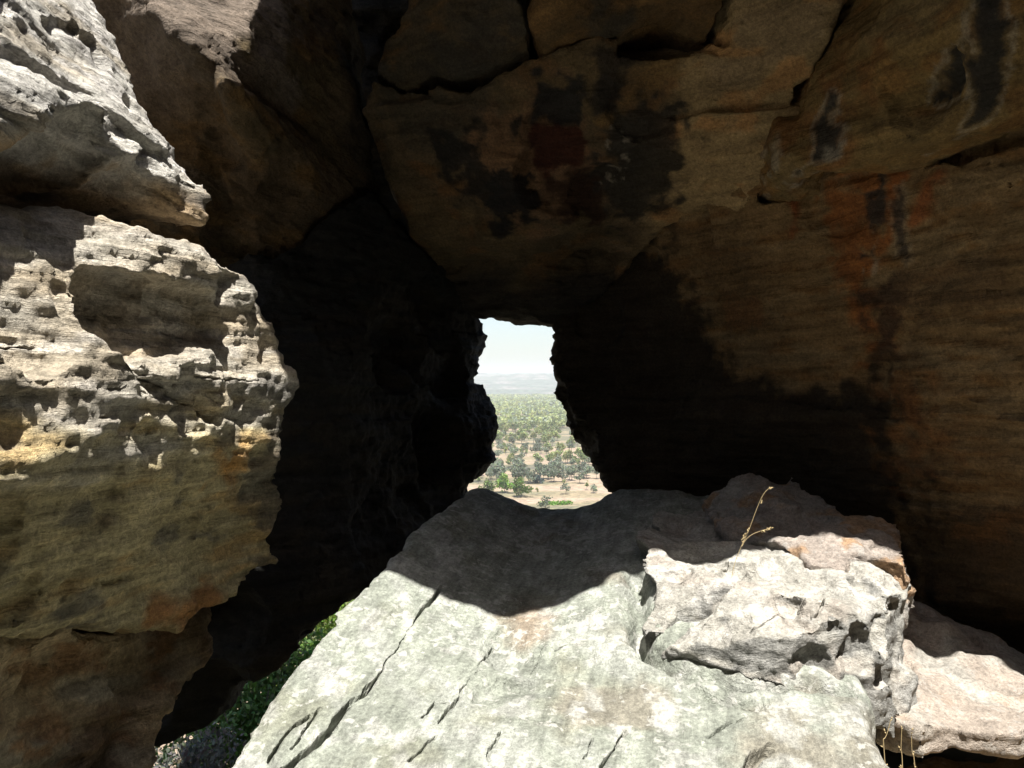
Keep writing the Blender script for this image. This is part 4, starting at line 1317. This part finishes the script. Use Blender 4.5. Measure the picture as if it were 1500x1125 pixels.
single(739, 722, (41, BRT, 10.0, 11.0), 'broad_tree', 'broad bright green tree, taller of the two on the bare soil', trunk_h=0.22, n=800, leaf=0.6)
single(764, 727, (42, BRT, 9.0, 11.0), 'broad_tree', 'broad bright green tree, lower of the two on the bare soil', trunk_h=0.22, n=800, leaf=0.6)
single(716, 722, (43, (0.10, 0.15, 0.03), 6.0, 9.0), 'bushy_tree', 'bushy yellow-green tree against the dark boulder edge', trunk_h=0.15, n=500)
single(798, 751, (44, (0.12, 0.14, 0.085), 8.0, 6.5), 'sparse_tree', 'sparse grey-green tree rising at the lowest rim of the rock window', trunk_h=0.3, n=260, leaf=0.45)
single(829, 724, (45, GRY, 6.5, 6.0), 'sparse_tree', 'sparse grey-green tree alone on pinkish soil', trunk_h=0.35, n=200, leaf=0.45)
single(788, 708, (46, BLU, 5.0, 6.5), 'bluish_tree', 'low dark bluish bush-like tree at the foot of the grey-green belt', trunk_h=0.1, n=500)
single(870, 722, (47, GRY, 4.5, 5.0), 'low_tree', 'low grey-green tree beside the right rim of the rock window', trunk_h=0.2, n=240, leaf=0.4)
for i in range(14):                                   # slender trees on the soil
    y = R_.uniform(372, 440)
    put('thin', 'soil', ray(R_.uniform(700, 915)) * y, y, R_.uniform(0.35, 0.7))
for i in range(50):                                   # grey-green belt
    y = R_.uniform(440, 500)
    put('gry', 'belt', ray(R_.uniform(690, 905)) * y, y, R_.uniform(0.75, 1.1))
for i in range(80):                                   # scattered over the pale band
    y = R_.uniform(520, 680)
    put(R_.choice(['grn', 'thin', 'thin', 'gry']), 'band', ray(R_.uniform(680, 910)) * y, y, R_.uniform(0.75, 1.15))
for i in range(150):                                  # edge of the woodland
    y = R_.uniform(690, 980)
    put(R_.choice(['grn', 'grn', 'grn', 'gry']), 'edge', ray(R_.uniform(665, 900)) * y, y, R_.uniform(0.9, 1.4))


def woodland():
    """The far woodland, and the trees at both sides that only show from a step aside."""
    rng = np.random.RandomState(77)
    xs, ys = [], []
    n1 = 7500
    y = 980 + (3700 - 980) * rng.uniform(0, 1, n1) ** 1.25
    xs.append((rng.uniform(-0.16, 0.24, n1)) * y)
    ys.append(y)
    n2 = 600
    y = rng.uniform(450, 980, n2)
    t = rng.uniform(0.15, 0.34, n2)
    xs.append(np.where(rng.uniform(size=n2) < 0.5, -t + 0.06, t) * y)
    ys.append(y)
    x = np.concatenate(xs)
    y = np.concatenate(ys)
    gap = fbm(np.stack([x * 0.004, y * 0.010, 0 * x], 1), 3, 70)
    ok = (gap < 0.28) | (y > 2600)
    x, y = x[ok], y[ok]
    n = len(x)
    m = 16
    h = rng.uniform(7, 12, n)
    w = rng.uniform(7, 11, n) * np.where(y > 1800, 1.6, 1.15)
    d = rng.normal(size=(n, m, 3))
    d /= np.linalg.norm(d, axis=2)[:, :, None]
    c = np.stack([x, y, -55 + h * 0.66], 1)[:, None] + d * np.stack([w * 0.45, w * 0.45, h * 0.33], 1)[:, None] * rng.uniform(0.5, 1, (n, m, 1))
    a = rng.normal(size=(n, m, 3))
    a /= np.linalg.norm(a, axis=2)[:, :, None]
    b = np.cross(a, rng.normal(size=(n, m, 3)))
    b /= np.linalg.norm(b, axis=2)[:, :, None]
    s = (w * 0.2)[:, None, None]
    V = np.stack([c - a * s, c + b * s * 0.8, c + a * s, c - b * s * 0.8], 2).reshape(-1, 3)
    F = np.arange(len(V)).reshape(-1, 4)
    pal = np.array([GRN, GRY, YEL, GRN])
    col = pal[rng.randint(0, 4, n)] * rng.uniform(0.65, 1.3, (n, 1))
    o = mesh_np('woodland', V, F, M['leaf'], smooth=False, col=np.repeat(col, 4 * m, 0))
    tag(o, 'far savanna woodland running to the hills', kind='stuff')


woodland()


def shrub(label, loc, cen, rad, n, colour, seed, leaf=0.035):
    rng = np.random.RandomState(seed)
    root = empty('leafy_shrub', loc)
    twigs = []
    for c, r in zip(cen, rad):
        for k in range(7):
            e = np.array(c) + rng.normal(size=3) * np.array(r) * 0.6
            mid = e * 0.5 + np.array([rng.normal() * 0.08, rng.normal() * 0.08, 0.1])
            twigs.append(tube([(rng.normal() * 0.05, rng.normal() * 0.05, -0.1), tuple(mid), tuple(e)], 0.014, 0.004, 4))
    mesh_np('stem', *join(twigs), M['bark'], root)
    cv, cf, cc = leaves(rng, cen, rad, n, leaf, colour, 0.3, 0.2, 0.5)
    mesh_np('foliage', cv, cf, M['leaf'], root, smooth=False, col=cc)
    tag(root, label, 'shrub', 'shrubs below the shelter')


def shrub_at(label, pix, r, n, colour, seed, leaf):
    c = np.array([P(*q) for q in pix])
    mid = c.mean(0)
    base = np.array([mid[0], mid[1], float(plain_z(mid[0], mid[1]))])
    shrub(label, tuple(base), c - base, [(r, r, r * 0.75)] * len(c), n, colour, seed, leaf)


shrub_at('bright sunlit green shrub seen through the gap between slab and left boulders', [(492, 890, 9.8), (470, 918, 9.4), (452, 930, 9.0), (500, 930, 9.6), (440, 955, 9.0), (520, 900, 10.2)], 0.55, 5200, (0.13, 0.20, 0.03), 1, 0.034)
shrub_at('dark green shaded shrub in the gap beside the slab', [(425, 965, 6.8), (400, 1000, 6.5), (372, 1030, 6.2), (420, 1010, 6.5), (350, 1060, 6.0), (390, 1050, 6.0), (445, 985, 6.8), (330, 1090, 5.8), (370, 1090, 5.8), (300, 1110, 5.6)], 0.45, 10000, (0.085, 0.16, 0.03), 2, 0.028)
shrub_at('small grey-leaved shrub at the foot of the brown boulder', [(285, 1112, 4.7), (312, 1095, 4.9), (260, 1125, 4.6)], 0.2, 900, (0.12, 0.12, 0.10), 3, 0.020)
# low green tussock by the lowest rim, out on the plain
rng_ = np.random.RandomState(9)
y_ = 366.0
gv, gf, gc = leaves(rng_, [(0, 0, 0.5), (4, 1, 0.4), (-3, 1, 0.4), (7, 2, 0.4)], [(3.5, 4, 0.9)] * 4, 700, 0.5, (0.12, 0.26, 0.02), 0.2, 0.1)
gr = mesh_np('green_thicket', gv, gf, M['leaf'], smooth=False, col=gc, loc=(ray(809) * y_, y_, -55.0))
tag(gr, 'vivid green low thicket on the plain at the lowest rim of the window', 'thicket')


# ------------------------------------------------------------------ dry stalks
def curve(pts, n=14):
    pts = np.array(pts, float)
    t = np.linspace(0, 1, len(pts))
    tt = np.linspace(0, 1, n)
    deg = min(len(pts) - 1, 3)
    return np.stack([np.polyval(np.polyfit(t, pts[:, k], deg), tt) for k in range(3)], 1)


def spikelets(at, direction, n, ln, seed):
    """A seed head: small pointed grains overlapping along the stalk."""
    rng = np.random.RandomState(seed)
    d = np.array(direction, float)
    d /= np.linalg.norm(d)
    parts = []
    for k in range(n):
        s = np.array(at) + d * ln * (k / max(n - 1, 1)) + rng.normal(size=3) * 0.0012
        o = d + rng.normal(size=3) * 0.5
        o /= np.linalg.norm(o)
        q = np.cross(o, rng.normal(size=3))
        q /= np.linalg.norm(q)
        w = np.cross(o, q)
        L_ = 0.011 * rng.uniform(0.7, 1.2)
        W_ = 0.0026
        V = np.array([s, s + o * L_ * 0.4 + q * W_, s + o * L_ * 0.4 + w * W_, s + o * L_ * 0.4 - q * W_, s + o * L_ * 0.4 - w * W_, s + o * L_])
        F = np.array([(0, 2, 1, 1), (0, 3, 2, 2), (0, 4, 3, 3), (0, 1, 4, 4), (5, 1, 2, 2), (5, 2, 3, 3), (5, 3, 4, 4), (5, 4, 1, 1)])
        parts.append((V, F[:, :3]))
    return join(parts)


def stalk(label, group, stems, heads, seed, r=0.0012):
    base = stems[0][0]
    root = empty('dry_stalk', base)
    b = np.array(base)
    for k, st in enumerate(stems):
        V, F = tube(curve(st) - b, r if k == 0 else r * 0.8, r * 0.6, 6)
        mesh_np('stem', V, F, M['straw'], root)
    for k, (at, d, n, ln) in enumerate(heads):
        V, F = spikelets(np.array(at) - b, d, n, ln, seed + k)
        mesh_np('seed_head', V, F, M['straw'], root, smooth=False)
    tag(root, label, 'grass stalk', group)


DY = 3.0
st0 = [P(1072, 846, DY), P(1078, 820, DY), P(1086, 800, DY), P(1091, 786, DY)]
st1 = [P(1088, 795, DY), P(1098, 775, DY), P(1108, 745, DY), P(1118, 726, DY), P(1130, 714, DY)]
st2 = [P(1087, 800, DY), P(1095, 788, DY), P(1108, 780, DY), P(1130, 774, DY)]
stalk('dry straw-coloured grass stalk with seed heads growing on the pale block', None, [st0, st1, st2],
      [(P(1114, 778, DY), (1, 0, 0.25), 16, 0.042), (P(1086, 793, DY), (0.5, 0, 1), 10, 0.03), (P(1126, 717, DY), (1, 0, 0.6), 3, 0.008), (P(1094, 782, DY), (0.4, 0.1, 0.5), 5, 0.02), (P(1113, 738, DY), (0.4, 0.1, 0.5), 2, 0.006)], 3)
D2 = 2.62
for k, (xs_, lab) in enumerate([(((1303, 1170), (1297, 1125), (1294, 1095), (1296, 1075), (1305, 1055)), 'dry stalk bent outwards beside the edge of the big slab under the flat boulder'),
                                (((1322, 1170), (1322, 1125), (1320, 1100), (1321, 1068)), 'straight dry stalk between two others under the flat boulder'),
                                (((1345, 1170), (1340, 1125), (1337, 1105), (1335, 1074)), 'dry stalk leaning under the front edge of the flat boulder')]):
    pts = [P(a, b, D2) for a, b in xs_]
    pts = [(pts[0][0], pts[0][1], -1.62)] + pts[1:]
    stalk(lab, 'dry stalks under the flat boulder', [pts], [(p, (0.3 * (-1) ** k, 0.2, 1), 2, 0.006) for p in pts[1:]], 20 + k, 0.0016)

# ------------------------------------------------------------------ haze
if True:
    bm_v = np.array([(x, y, z) for x in (-4400, 4400) for y in (-600, 8400) for z in (-75, 160)], float)
    bm_f = np.array([(0, 1, 3, 2), (4, 6, 7, 5), (0, 4, 5, 1), (2, 3, 7, 6), (0, 2, 6, 4), (1, 5, 7, 3)])
    mh = bpy.data.materials.new('haze_air')
    mh.use_nodes = True
    nt = mh.node_tree
    nt.nodes.clear()
    vo = nt.nodes.new('ShaderNodeVolumePrincipled')
    vo.inputs['Color'].default_value = (0.90, 0.94, 0.98, 1)
    vo.inputs['Density'].default_value = 0.00011
    mo = nt.nodes.new('ShaderNodeOutputMaterial')
    nt.links.new(vo.outputs[0], mo.inputs['Volume'])
    hz = mesh_np('haze', bm_v, bm_f, mh, smooth=False)
    tag(hz, 'pale heat haze over the plain', kind='stuff')
